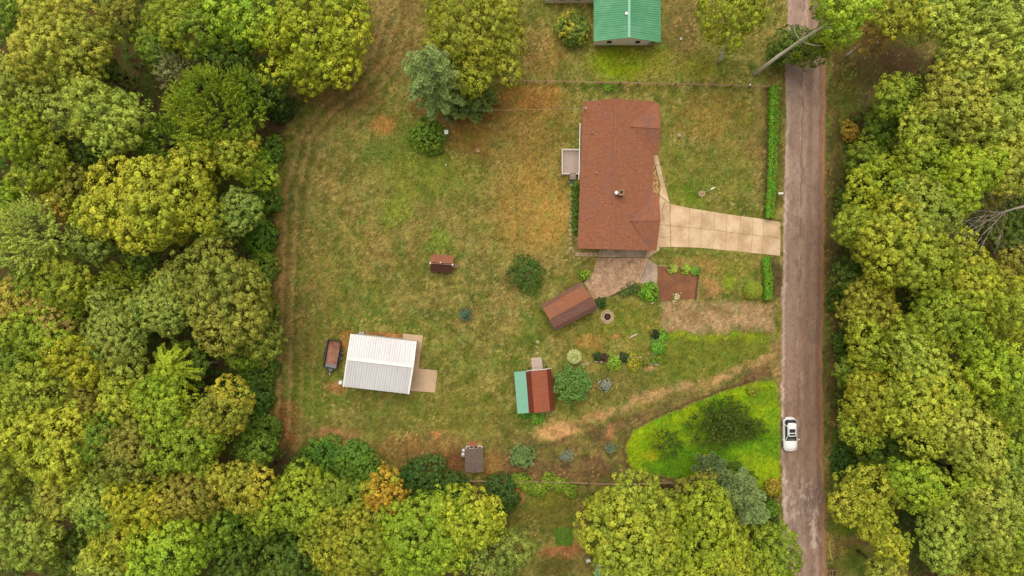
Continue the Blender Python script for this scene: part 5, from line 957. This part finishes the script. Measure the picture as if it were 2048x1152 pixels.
# fern-leaved tree
def frond_tree(px, py):
    zc = 9.5; x, y = W(px, py, zc); t = thing('frond_leaved_tree', 'star-shaped lime tree with long feathered fronds in the western wood', 'tree', (x, y, 0), 0, GW); rng = np.random.default_rng(4); P = []; N = []; A = []; TI = []
    for ring, (nf, L, up) in enumerate(((13, 3.6, .2), (9, 2.5, .7), (6, 1.5, 1.3))):
        for k in range(nf):
            a = 6.283 * k / nf + rng.normal() * .24 + ring; l = L * rng.uniform(.6, 1.15); dv = np.array([math.cos(a), math.sin(a), 0]); sd_ = np.array([-dv[1], dv[0], 0])
            for s in np.linspace(.12, 1, int(l * 13)):
                c = dv * l * s + np.array([0, 0, ring * .4 + up * l * s * .6 - .55 * l * s * s])
                for e in (-1, 1):
                    w = (.34 * math.sin(min(1, s * 1.15) * 2.6) + .10) * rng.uniform(.5, 1.25); ax = unit(sd_ * e + dv * .5 + np.array([0, 0, .1])); P.append(c + ax * w * .5); A.append(ax); N.append(unit(np.array([0, 0, 1.]) + rng.normal(size=3) * .3 + dv * .2)); TI.append(.5 + rng.normal() * .2)
    P = np.array(P); n = len(P); me = leaf_mesh('fronds', P, np.array(N), .46 * rng.uniform(.7, 1.2, n), .15, np.array(TI), rng.random(n), M['leaf'], rng, np.array(A))
    leaf_obj('crown', me, M['leaf'], C(164, 178, 40), t, (0, 0, zc)); (me2, _), cl = crown_var(2.4, 'r'); leaf_obj('crown', me2, M['leaf'], pal('G'), t, (.3, -.3, zc - 3), 1.0, (1.15, 1.15, .7)); MB().tube([(1.9, -.3, 0), (1.0, -.1, zc * .6), (0, 0, zc)], [.2, .16, .08], 8).build('trunk', M['bark'], t, smooth=True)
frond_tree(340, 735)

# pines and spruces
def pine(px, py, R, h, z0, col, label, seed, base=None, name='pine_tree', kw={}, cat='tree', group='conifers'):
    zc = z0 + (h - z0) * .45; x, y = W(px, py, zc); bx_, by_ = (x, y) if base is None else W(*base); t = thing(name, label, cat, (bx_, by_, 0), 0, group)
    me, br = pine_mesh('needles', R, h - z0, seed, **kw); lean = (x - bx_, y - by_); leaf_obj('crown', me, M['needle'], C(*col), t, (lean[0], lean[1], z0), rT.uniform(0, 6))
    mb = MB().tube([(0, 0, 0), (lean[0], lean[1], z0), (lean[0], lean[1], h)], [.05 + h * .012, .04 + h * .009, .02], 7); mb.build('trunk', M['bark'], t, smooth=True)
    return t
pine(866, 150, 4.5, 19, 6, (158, 176, 100), 'tall blue-green pine in front of the big yellow-green maple', 21, base=(893, 240))
pine(930, 190, 4.2, 9, 2.5, (134, 154, 72), 'lower darker pine on the right side of the tall blue-green pine', 22)
pine(1487, 1000, 3.3, 16, 5, (150, 168, 100), 'pale blue-green pine at the south fence beside the bright lawn', 23)
pine(1430, 950, 2.4, 11, 3, (112, 130, 76), 'grey-green pine tucked behind the pale pine at the south fence', 24)
SPK = dict(leafL=.30, whorls=8, nb=8, tuft=9, wide=.10)
pine(1148, 772, 2.75, 4.6, .5, (120, 156, 74), 'bushy green conifer beside the red barn-shaped shed', 31, name='conifer', kw=dict(leafL=.36, whorls=9, nb=9, tuft=10, wide=.13))
pine(1045, 913, 1.95, 3.2, .3, (132, 158, 88), 'rounded blue-green spruce south of the sandy patch', 32, name='spruce_tree', kw=SPK)
SM = dict(leafL=.20, whorls=6, nb=8, tuft=8, wide=.07)
pine(930, 630, .9, 1.5, .15, (104, 132, 104), 'little blue spruce alone on the big lawn', 33, name='young_spruce', kw=SM); pine(1211, 770, .85, 1.4, .15, (166, 172, 150), 'silvery grey young spruce right of the bushy green conifer', 34, name='young_spruce', kw=SM)
pine(1134, 913, .80, 1.4, .15, (150, 160, 134), 'pale young spruce right of the rounded blue-green spruce', 35, name='young_spruce', kw=SM); pine(1221, 897, .80, 1.3, .15, (134, 148, 112), 'young spruce nearest the rim of the bright lawn', 36, name='young_spruce', kw=SM)

# shrubs
SH = {}
def bush(px, py, r, h, col, label, mk='leaf', name='shrub', leaf=.17, sq=.75, group='garden shrubs', kind='r', cat='shrub', seed=None):
    Rm = r / S; key = (round(Rm, 1), leaf, kind, seed)
    if key not in SH: SH[key] = crown_mesh('foliage', round(Rm, 1), 900 + int(Rm * 50) + (seed or 0), kind == 's', puff=.24 if Rm < 1.4 else .34, leaf=leaf, rl=max(.25, Rm * .42), sq=.8, per=16, zmin=-.1, gap=.04, dens=.85)[0]
    zc = max(h - Rm * .8, .25); x, y = W(px, py, h * .7); t = thing(name, label, cat, (x, y, 0), 0, group); leaf_obj('foliage', SH[key], M[mk], C(*col), t, (0, 0, zc), rT.uniform(0, 6), (1, 1, h / (1.75 * Rm) if h < 1.75 * Rm else 1))
    mb = MB()
    for k in range(4):
        a = k * 1.57 + rT.random(); mb.tube([(0, 0, 0), (.3 * Rm * math.cos(a), .3 * Rm * math.sin(a), zc * .6), (.55 * Rm * math.cos(a), .55 * Rm * math.sin(a), zc + .2 * Rm)], [.05, .035, .015], 5)
    mb.build('stems', M['bark_dark'], t); return t
bush(855, 262, 40, 3.0, (104, 134, 36), 'dense round green bush beside the white birdhouse', leaf=.24)
bush(1050, 545, 35, 2.6, (76, 108, 36), 'round dark green bush alone between the coop and the patio shed', leaf=.2)
bush(1148, 56, 34, 3.0, (104, 124, 42), 'bush with yellow and green leaves beside the green-roofed house', 'leaf_yellow', leaf=.24)
bush(1170, 551, 11, .9, (138, 168, 44), 'small chartreuse bush at the northern corner of the rusty-roofed shed'); bush(1202, 607, 10, .8, (56, 88, 28), 'small dark bush at the eastern corner of the rusty-roofed shed')
bush(1267, 578, 13, .7, (76, 96, 40), 'low dark juniper on the southern patio edge', leaf=.13); bush(1250, 586, 11, .6, (98, 120, 44), 'low green juniper along the southern patio edging', leaf=.13)
bush(1300, 585, 19, 1.4, (116, 164, 36), 'bright green bush between the patio and the garden bed')
bush(1319, 692, 17, 1.1, (112, 156, 42), 'leafy bright green bush in the corner of the planter edging', leaf=.24); bush(1326, 672, 10, .8, (108, 152, 42), 'small leafy green bush above the corner of the planter edging', leaf=.24)
bush(1311, 668, 9, .8, (44, 60, 26), 'dark round boxwood at the top end of the planter edging'); bush(1311, 720, 11, .9, (112, 156, 40), 'clipped round green ball at the corner of the planter edging', leaf=.1)
bush(1228, 726, 15, .8, (130, 166, 42), 'bright chartreuse shrub in the planter row', leaf=.16); bush(1269, 723, 15, .8, (160, 160, 36), 'olive-yellow shrub in the planter row', leaf=.14, mk='leaf_yellow')
bush(1196, 714, 8, .8, (58, 80, 34), 'dark boxwood at the western end of the planter row'); bush(1250, 716, 9, .7, (54, 76, 34), 'dark green boxwood between the chartreuse and olive-yellow shrubs'); bush(1209, 716, 7, .5, (84, 56, 40), 'dark reddish low plant beside the western boxwood'); bush(1290, 722, 9, .5, (124, 130, 40), 'low olive plant beside the clipped round green ball')
bush(1338, 888, 26, 2.0, (80, 94, 30), 'smaller dark yew on the bright lawn', kind='s', leaf=.2)
yw = 'yew clump on the bright lawn'
for i, (px, py, r, h, lb) in enumerate(((1418, 852, 34, 2.6, 'big dark yew on the western side of the yew clump'), (1452, 826, 32, 2.4, 'dark yew at the northern tip of the yew clump'), (1476, 850, 29, 2.3, 'dark yew on the eastern side of the yew clump'), (1440, 872, 26, 2.0, 'dark yew on the southern side of the yew clump'), (1508, 858, 15, 1.3, 'small yew at the eastern end of the yew clump'))): bush(px, py, r, h, (84, 98, 30), lb, kind='s', leaf=.2, group=yw, seed=i)
bush(1508, 782, 12, .9, (150, 160, 40), 'small yellowish plant on the bright lawn near the road', leaf=.15)
bush(1700, 262, 22, 2.2, (186, 150, 50), 'yellow-orange shrub at the clearing beside the road', 'leaf_autumn', leaf=.22); bush(1548, 975, 17, 1.6, (170, 150, 44), 'yellow-orange roadside shrub at the corner of the bright lawn', 'leaf_autumn', leaf=.2); bush(1478, 958, 30, 2.6, (84, 112, 36), 'rounded dark green shrub at the south rim of the bright lawn', leaf=.22)
bush(1217, 173, 7, .6, (110, 150, 40), 'small green plant by the rail fence behind the house'); bush(1050, 828, 10, .5, (96, 150, 40), 'low weedy plant on the south side of the mint lean-to'); bush(1075, 833, 14, .45, (104, 150, 40), 'low weedy plant on the south side of the red barn-shaped shed')
for i, (px, py, lb) in enumerate(((1345, 537, 'hosta at the west end of the garden bed row'), (1371, 538, 'hosta in the middle of the garden bed row'), (1391, 541, 'darker hosta at the timber corner of the garden bed'))): bush(px, py, 9 if i < 2 else 8, .5, ((160, 172, 66), (152, 172, 56), (104, 150, 40))[i], lb, leaf=.22, name='hosta', cat='plant')
bush(1352, 595, 5, .35, (206, 196, 140), 'tiny straw-coloured plant at the southern rim of the garden bed', leaf=.16)
for i, yy in enumerate((375, 388, 402, 416, 432, 446, 462)): bush(1151, yy, 3.8, .45, (84, 120, 40), ('green perennial nearest the deck in the row along the house wall', 'second perennial from the deck along the house wall', 'third perennial from the deck along the house wall', 'middle perennial of the row along the house wall', 'third to last perennial toward the southwestern house corner', 'second to last perennial toward the southwestern house corner', 'perennial nearest the southwestern house corner')[i], group='perennials along the western house wall', leaf=.2, name='perennial', cat='plant')
for i, (px, py, r, lb) in enumerate(((640, 918, 44, 'brambly green bush at the lawn corner of the southern boundary'), (690, 930, 50, 'leafy green bush left of the orange autumn tree'), (735, 950, 34, 'small green bush touching the orange autumn tree'), (850, 968, 50, 'dark leafy bush right of the orange autumn tree'), (900, 985, 36, 'dark bush at the start of the southern fence'), (1000, 990, 36, 'dark green bush at the edge of the small southern clearing'))): bush(px, py, r, 3.0, (96, 132, 38) if i < 3 else (70, 100, 34), lb, leaf=.26, group='bushes along the southern boundary', name='bramble_bush')
for i in range(6): bush(1035 + i * 21, 962 + (i % 3) * 9, 15, 1.2, (124, 146, 40), ('westernmost leafy vine clump on the southern fence, near the rounded spruce', 'second vine clump from the west on the southern fence', 'third vine clump from the west on the southern fence', 'fourth vine clump from the west on the southern fence', 'fifth vine clump from the west on the southern fence', 'easternmost vine clump on the southern fence, nearest the big yellow-green tree')[i], leaf=.22, group='vine clumps on the southern fence', name='vine_clump', cat='vine')
for i, (px, py, r, c_) in enumerate(((560, 215, 30, (70, 96, 40)), (545, 300, 26, (110, 140, 40)), (530, 400, 30, (104, 140, 40)), (520, 470, 34, (96, 136, 36)), (518, 540, 34, (118, 142, 40)), (522, 610, 30, (124, 146, 40)), (516, 670, 36, (104, 140, 36)), (508, 740, 40, (96, 128, 36)), (505, 800, 38, (84, 116, 36)), (520, 860, 34, (104, 136, 40)), (475, 660, 34, (90, 110, 36)), (700, 14, 22, (96, 124, 36)))):
    bush(px, py, r, 2.6, c_, ['dark bushy shrub at the lawn edge under the lawn-edge maple', 'bright shrub on the lawn edge below the dark bushy one', 'green shrub on the lawn edge level with the driveway', 'green shrub on the lawn edge level with the house corner', 'olive green shrub on the lawn edge level with the coop', 'yellowish shrub on the lawn edge south of the coop level', 'fresh green shrub on the lawn edge level with the trailer', 'broad green shrub on the lawn edge level with the barn', 'dark green shrub on the lawn edge level with the barn pad', 'green shrub at the bare soil corner of the lawn', 'shaded shrub behind the lawn-edge bushes under the fern-leaved tree', 'small green shrub at the top edge beside the big lime-yellow maple'][i], leaf=.26, group='shrubs along the western lawn edge')
for i, (px, py, r, c_) in enumerate(((1692, 400, 26, (100, 120, 36)), (1690, 600, 30, (90, 120, 34)), (1688, 690, 26, (96, 124, 34)), (1700, 930, 34, (72, 104, 34)), (1690, 800, 22, (96, 110, 40)), (1545, 1020, 16, (110, 140, 36)))):
    bush(px, py, r, 2.2, c_, ['green shrub at the road opposite the mailbox', 'green shrub at the road opposite the gravel strip', 'green shrub at the road opposite the sandy track', 'dark green shrub at the road just below the car', 'olive shrub at the road just above the car', 'green shrub on the road verge below the yellow-orange one'][i], leaf=.24, group='shrubs along the road')

# white variegated ornamental grass
x, y = W(1149, 714, .6); t = thing('ornamental_grass', 'cream-white variegated grass clump above the bushy green conifer', 'grass clump', (x, y, 0)); rng = np.random.default_rng(9); n = 900
a = rng.random(n) * 6.283; f = rng.random(n) ** .6; P = np.stack([np.cos(a) * f * .85, np.sin(a) * f * .85, .35 + .75 * (1 - f * f) * rng.uniform(.7, 1, n)], 1); A = unit(np.stack([np.cos(a), np.sin(a), 1.1 - 1.5 * f], 1)); N = rng.normal(size=(n, 3)) * .5 + np.array([0, 0, 1.]); N = unit(N - (N * A).sum(1, keepdims=True) * A)
leaf_obj('blades', leaf_mesh('blades', P, N, .6, .06, rng.random(n) * .5 + .3, rng.random(n), M['leaf'], rng, A), foliage('variegated_blades', C(150, 170, 80), .35), C(226, 222, 156), t); MB().lathe([(.25, 0), (.3, .2), (.1, .4)], (0, 0, 0), 10).build('stems', M['bark_dark'], t)

# hedges and the clipped ball
def hedge(pts, w, h, label, seed):
    pw = [np.array(W(*p, h * .7)) for p in pts]; seg = [np.linalg.norm(b - a) for a, b in zip(pw[:-1], pw[1:])]; tot = sum(seg)
    def fn(rng, n):
        d = rng.random(n) * tot; P = np.zeros((n, 3)); N = np.zeros((n, 3)); u = rng.uniform(-1, 1, n) * 2.0; ang = u
        for i in range(n):
            q = d[i]; k = 0
            while k < len(seg) - 1 and q > seg[k]: q -= seg[k]; k += 1
            c = pw[k] + (pw[k + 1] - pw[k]) * min(1, q / seg[k]); tv = (pw[k + 1] - pw[k]) / seg[k]; sv = np.array([tv[1], -tv[0]]); b = .72 + .36 * vnoise(np.array([d[i] * 1.1]), np.array([ang[i] * 1.3 + seed]), 3)[0] + .22 * vnoise(np.array([d[i] * 3.6]), np.array([ang[i] * 3.3 + seed]), 5)[0]
            s = math.sin(ang[i]); co = math.cos(ang[i]); s = math.copysign(abs(s) ** .7, s); c2 = math.copysign(abs(co) ** .7, co)
            P[i] = (*(c + sv * s * w / 2 * b), max(.08, h * (.5 + .5 * c2 * b))); N[i] = (sv[0] * s, sv[1] * s, co)
        return P, unit(N)
    x, y = pw[0]; t = thing('hedge', label, 'hedge', (x, y, 0), 0, 'hedges along the road'); me = shell_mesh('hedge_leaves', fn, int(tot * 380), .20, seed, M['leaf'], layers=.3); me.transform(__import__('mathutils').Matrix.Translation((-x, -y, 0)))
    leaf_obj('foliage', me, M['leaf'], C(112, 160, 38), t); mb = MB(); k = int(tot / .6)
    for i in range(k):
        q = tot * (i + .5) / k; j = 0
        while j < len(seg) - 1 and q > seg[j]: q -= seg[j]; j += 1
        c = pw[j] + (pw[j + 1] - pw[j]) * q / seg[j]; mb.tube([(c[0] - x, c[1] - y, 0), (c[0] - x, c[1] - y, h * .8)], [.05, .02], 5)
    mb.build('stems', M['bark_dark'], t)
hedge([(1549, 171), (1547, 260), (1545, 330), (1542, 400), (1540, 437)], 1.2, 1.3, 'long clipped bright green hedge along the front lawn by the road', 3)
hedge([(1533, 515), (1537, 560), (1536, 600)], 1.05, 1.2, 'short clipped bright green hedge south of the driveway mouth', 5)
x, y = W(1509, 581, 1); t = thing('ball_shrub', 'large clipped olive-green ball shrub beside the short hedge', 'shrub', (x, y, 0))
def ball(rng, n): u = unit(rng.normal(size=(n, 3))); u[:, 2] = np.abs(u[:, 2]) * 1.0; b = 1 + .06 * (vnoise(u[:, 0] * 3 + 9, u[:, 1] * 3 + 9, 2) - .5); return u * np.array([1.32, 1.32, 1.5]) * b[:, None] + np.array([0, 0, .12]), unit(u)
leaf_obj('foliage', shell_mesh('ball_leaves', ball, 5200, .13, 8, M['leaf'], layers=.2), M['leaf'], C(150, 164, 50), t); MB().tube([(0, 0, 0), (0, 0, 1.0)], [.12, .05], 7).build('stem', M['bark_dark'], t)

# the bare dead tree
x, y = W(2075, 404, 0); t = thing('dead_tree', 'bare grey dead tree with fanned twigs leaning in the eastern wood', 'tree', (x, y, 0), 0, GE_); rD = random.Random(5); mb = MB()
def twig(p, d, L, r, lev):
    q = (p[0] + d[0] * L, p[1] + d[1] * L, p[2] + d[2] * L); mid = tuple((p[i] + q[i]) / 2 + rD.uniform(-.06, .06) * L for i in range(3)); mb.tube([p, mid, q], [r, r * .8, r * .55], 5)
    if lev > 0:
        for k in range(4 if lev > 2 else 3):
            s = rD.uniform(.35, 1); pp = tuple(p[i] + (q[i] - p[i]) * s for i in range(3)); dd = Vector((d[0] + rD.uniform(-.55, .55), d[1] + rD.uniform(-.55, .55), d[2] + rD.uniform(-.25, .35))).normalized(); twig(pp, tuple(dd), L * rD.uniform(.5, .75), r * .5, lev - 1)
p0 = W3(2010, 423, 7.5); p0 = (p0[0] - x, p0[1] - y, 7.5); mb.tube([(0, 0, 0), (p0[0] * .5, p0[1] * .5, 4.2), p0], [.22, .17, .11], 8)
for tx, ty, z in ((1912, 478, 13), (1925, 440, 13.5), (1965, 425, 14), (1935, 500, 12)):
    q = W3(tx, ty, z); d = Vector((q[0] - x - p0[0], q[1] - y - p0[1], z - 7.5)); twig(p0, tuple(d.normalized()), d.length * .62, .055, 3)
for tx, ty, z in ((1915, 505, 9),):
    b = W3(1985, 520, 6); d = Vector((W3(tx, ty, z)[0] - b[0], W3(tx, ty, z)[1] - b[1], z - 6)); twig(p0, tuple(Vector((b[0] - x - p0[0], b[1] - y - p0[1], 0)).normalized()), 3.2, .07, 3)
mb.build('branches', M['bark_grey'], t)
x, y = W(1820, 1040, 1); t = thing('dead_tree', 'small bare twiggy dead tree beside the grassy track at the bottom', 'tree', (x, y, 0), 0, GE_); mb = MB(); mb.tube([(0, 0, 0), (.3, .2, 5)], [.14, .08], 7)
for a in range(5): twig((.3, .2, 4.5), tuple(Vector((math.cos(a * 1.3), math.sin(a * 1.3), .8)).normalized()), 2.0, .05, 2)
mb.build('branches', M['bark_grey'], t)

# ------------------------------------------------------------------ stuff nobody could count
rng = np.random.default_rng(77)
def scatter(poly, n, rng):
    xs_ = [p[0] for p in poly]; ys_ = [p[1] for p in poly]; X = rng.uniform(max(-120, min(xs_)), min(2170, max(xs_)), n); Y = rng.uniform(max(-90, min(ys_)), min(1245, max(ys_)), n); ok = poly_sd(X, Y, poly) > 2; return X[ok], Y[ok]
def carpet(name, poly, n, per, zr, pr, leaf, col, seed, mk='leaf'):
    rng = np.random.default_rng(seed); X, Y = scatter(poly, n, rng); k = len(X); x = (X - 1024) / S; y = (576 - Y) / S; z = zr[0] + (zr[1] - zr[0]) * sst(.3, .75, fbm(x * .4, y * .4, 2)) * rng.uniform(.5, 1, k)
    edge = np.clip(poly_sd(X, Y, poly) / 20, .15, 1); z = z * edge; pc = np.stack([x, y, z], 1); i = np.repeat(np.arange(k), per); m = len(i); q = unit(rng.normal(size=(m, 3)) + np.array([0, 0, .9])); P = pc[i] + q * pr * rng.uniform(.5, 1.1, (m, 1)); P[:, 2] = np.maximum(P[:, 2], .04); N = unit(q + rng.normal(size=(m, 3)) * .4 + np.array([0, 0, .3])); L = leaf * rng.uniform(.7, 1.2, m); tp = (.5 + rng.normal(size=k) * .18)[i] + rng.normal(size=m) * .15
    o = leaf_obj(name, leaf_mesh(name, P, N, L, L * .65, tp, fbm(x * .3, y * .3, 5)[i], M[mk], rng), M[mk], C(*col)); tag(o, kind='stuff'); return o
carpet('woodland_undergrowth', [(p[0] - 4, p[1]) if p[0] > 0 else p for p in WOOD_W], 12000, 12, (.2, 4.0), .45, .32, (88, 112, 38), 1)
carpet('woodland_undergrowth', WOOD_E, 7500, 12, (.2, 3.6), .45, .32, (88, 110, 38), 2); carpet('woodland_undergrowth', WOOD_S, 1800, 10, (.2, 2.0), .4, .32, (78, 100, 36), 3)
# short tufts that roughen the lawns, taking the colour of the ground they stand on
n = 90000; X = rng.uniform(520, 1700, n); Y = rng.uniform(-40, 1190, n); x = (X - 1024) / S; y = (576 - Y) / S
keep = (poly_sd(X, Y, WOOD_W) < 0) & (poly_sd(X, Y, WOOD_E) < 0) & ((X < np.interp(Y, RY, RL) - 4) | (X > np.interp(Y, RY, RR) + 3))
for pl in ([(1310, 380), (1560, 440), (1565, 516), (1310, 500)], [(1160, 200), (1335, 200), (1335, 510), (1155, 510)], [(1180, 505), (1320, 505), (1320, 580), (1186, 600), (1160, 570)], [(1315, 530), (1398, 530), (1395, 602), (1315, 602)], [(690, 665), (850, 665), (880, 790), (690, 790)]): keep &= poly_sd(X, Y, pl) < 3
x, y = x[keep], y[keep]; n = len(x); hN = rng.uniform(.03, .10, n); a = rng.random(n) * 6.283; Nn = unit(np.stack([np.cos(a), np.sin(a), rng.uniform(.3, 1.6, n)], 1))
me = leaf_mesh('grass_tufts', np.stack([x, y, hN * .6 + .02], 1), Nn, rng.uniform(.12, .32, n), rng.uniform(.06, .15, n), rng.random(n), rng.random(n), M['ground'], rng)
gc = ground_col(x, y) * rng.uniform(.5, 1.6, n)[:, None] * np.array([1, 1, .9]); gc[:, 0] *= rng.uniform(.9, 1.15, n); at = me.attributes.new('paint', 'FLOAT_COLOR', 'FACE'); at.data.foreach_set('color', np.concatenate([np.clip(gc, 0, .8), np.ones((n, 1))], 1).astype(np.float32).ravel())
tag(link(bpy.data.objects.new('grass_tufts', me)), kind='stuff')
# fallen leaves, pale and dry
zones = [(1060, 420, 90, 110, 1500), (1010, 540, 90, 90, 900), (940, 490, 90, 60, 600), (760, 470, 150, 120, 900), (700, 310, 90, 60, 500), (1440, 330, 80, 80, 700), (1360, 530, 60, 20, 160), (1110, 210, 60, 25, 300), (940, 640, 60, 40, 300), (860, 560, 250, 260, 1400), (1620, 600, 30, 500, 250), (1110, 640, 120, 100, 500)]
X = np.concatenate([rng.normal(z[0], z[2] * .6, z[4]) for z in zones]); Y = np.concatenate([rng.normal(z[1], z[3] * .6, z[4]) for z in zones]); ok = (poly_sd(X, Y, [(1150, 195), (1335, 195), (1335, 520), (1150, 520)]) < 0) & (poly_sd(X, Y, WOOD_W) < 0); x = (X[ok] - 1024) / S; y = (576 - Y[ok]) / S; n = len(x)
lm = foliage('dry_leaves', C(150, 112, 60), .4, val=.4, trans=.1)
o = leaf_obj('fallen_leaves', leaf_mesh('fallen_leaves', np.stack([x, y, rng.uniform(.06, .12, n)], 1), unit(rng.normal(size=(n, 3)) * .35 + np.array([0, 0, 1.])), rng.uniform(.07, .15, n), rng.uniform(.05, .10, n), rng.random(n), rng.random(n), M['leaf'], rng), lm, C(196, 170, 108)); tag(o, kind='stuff')
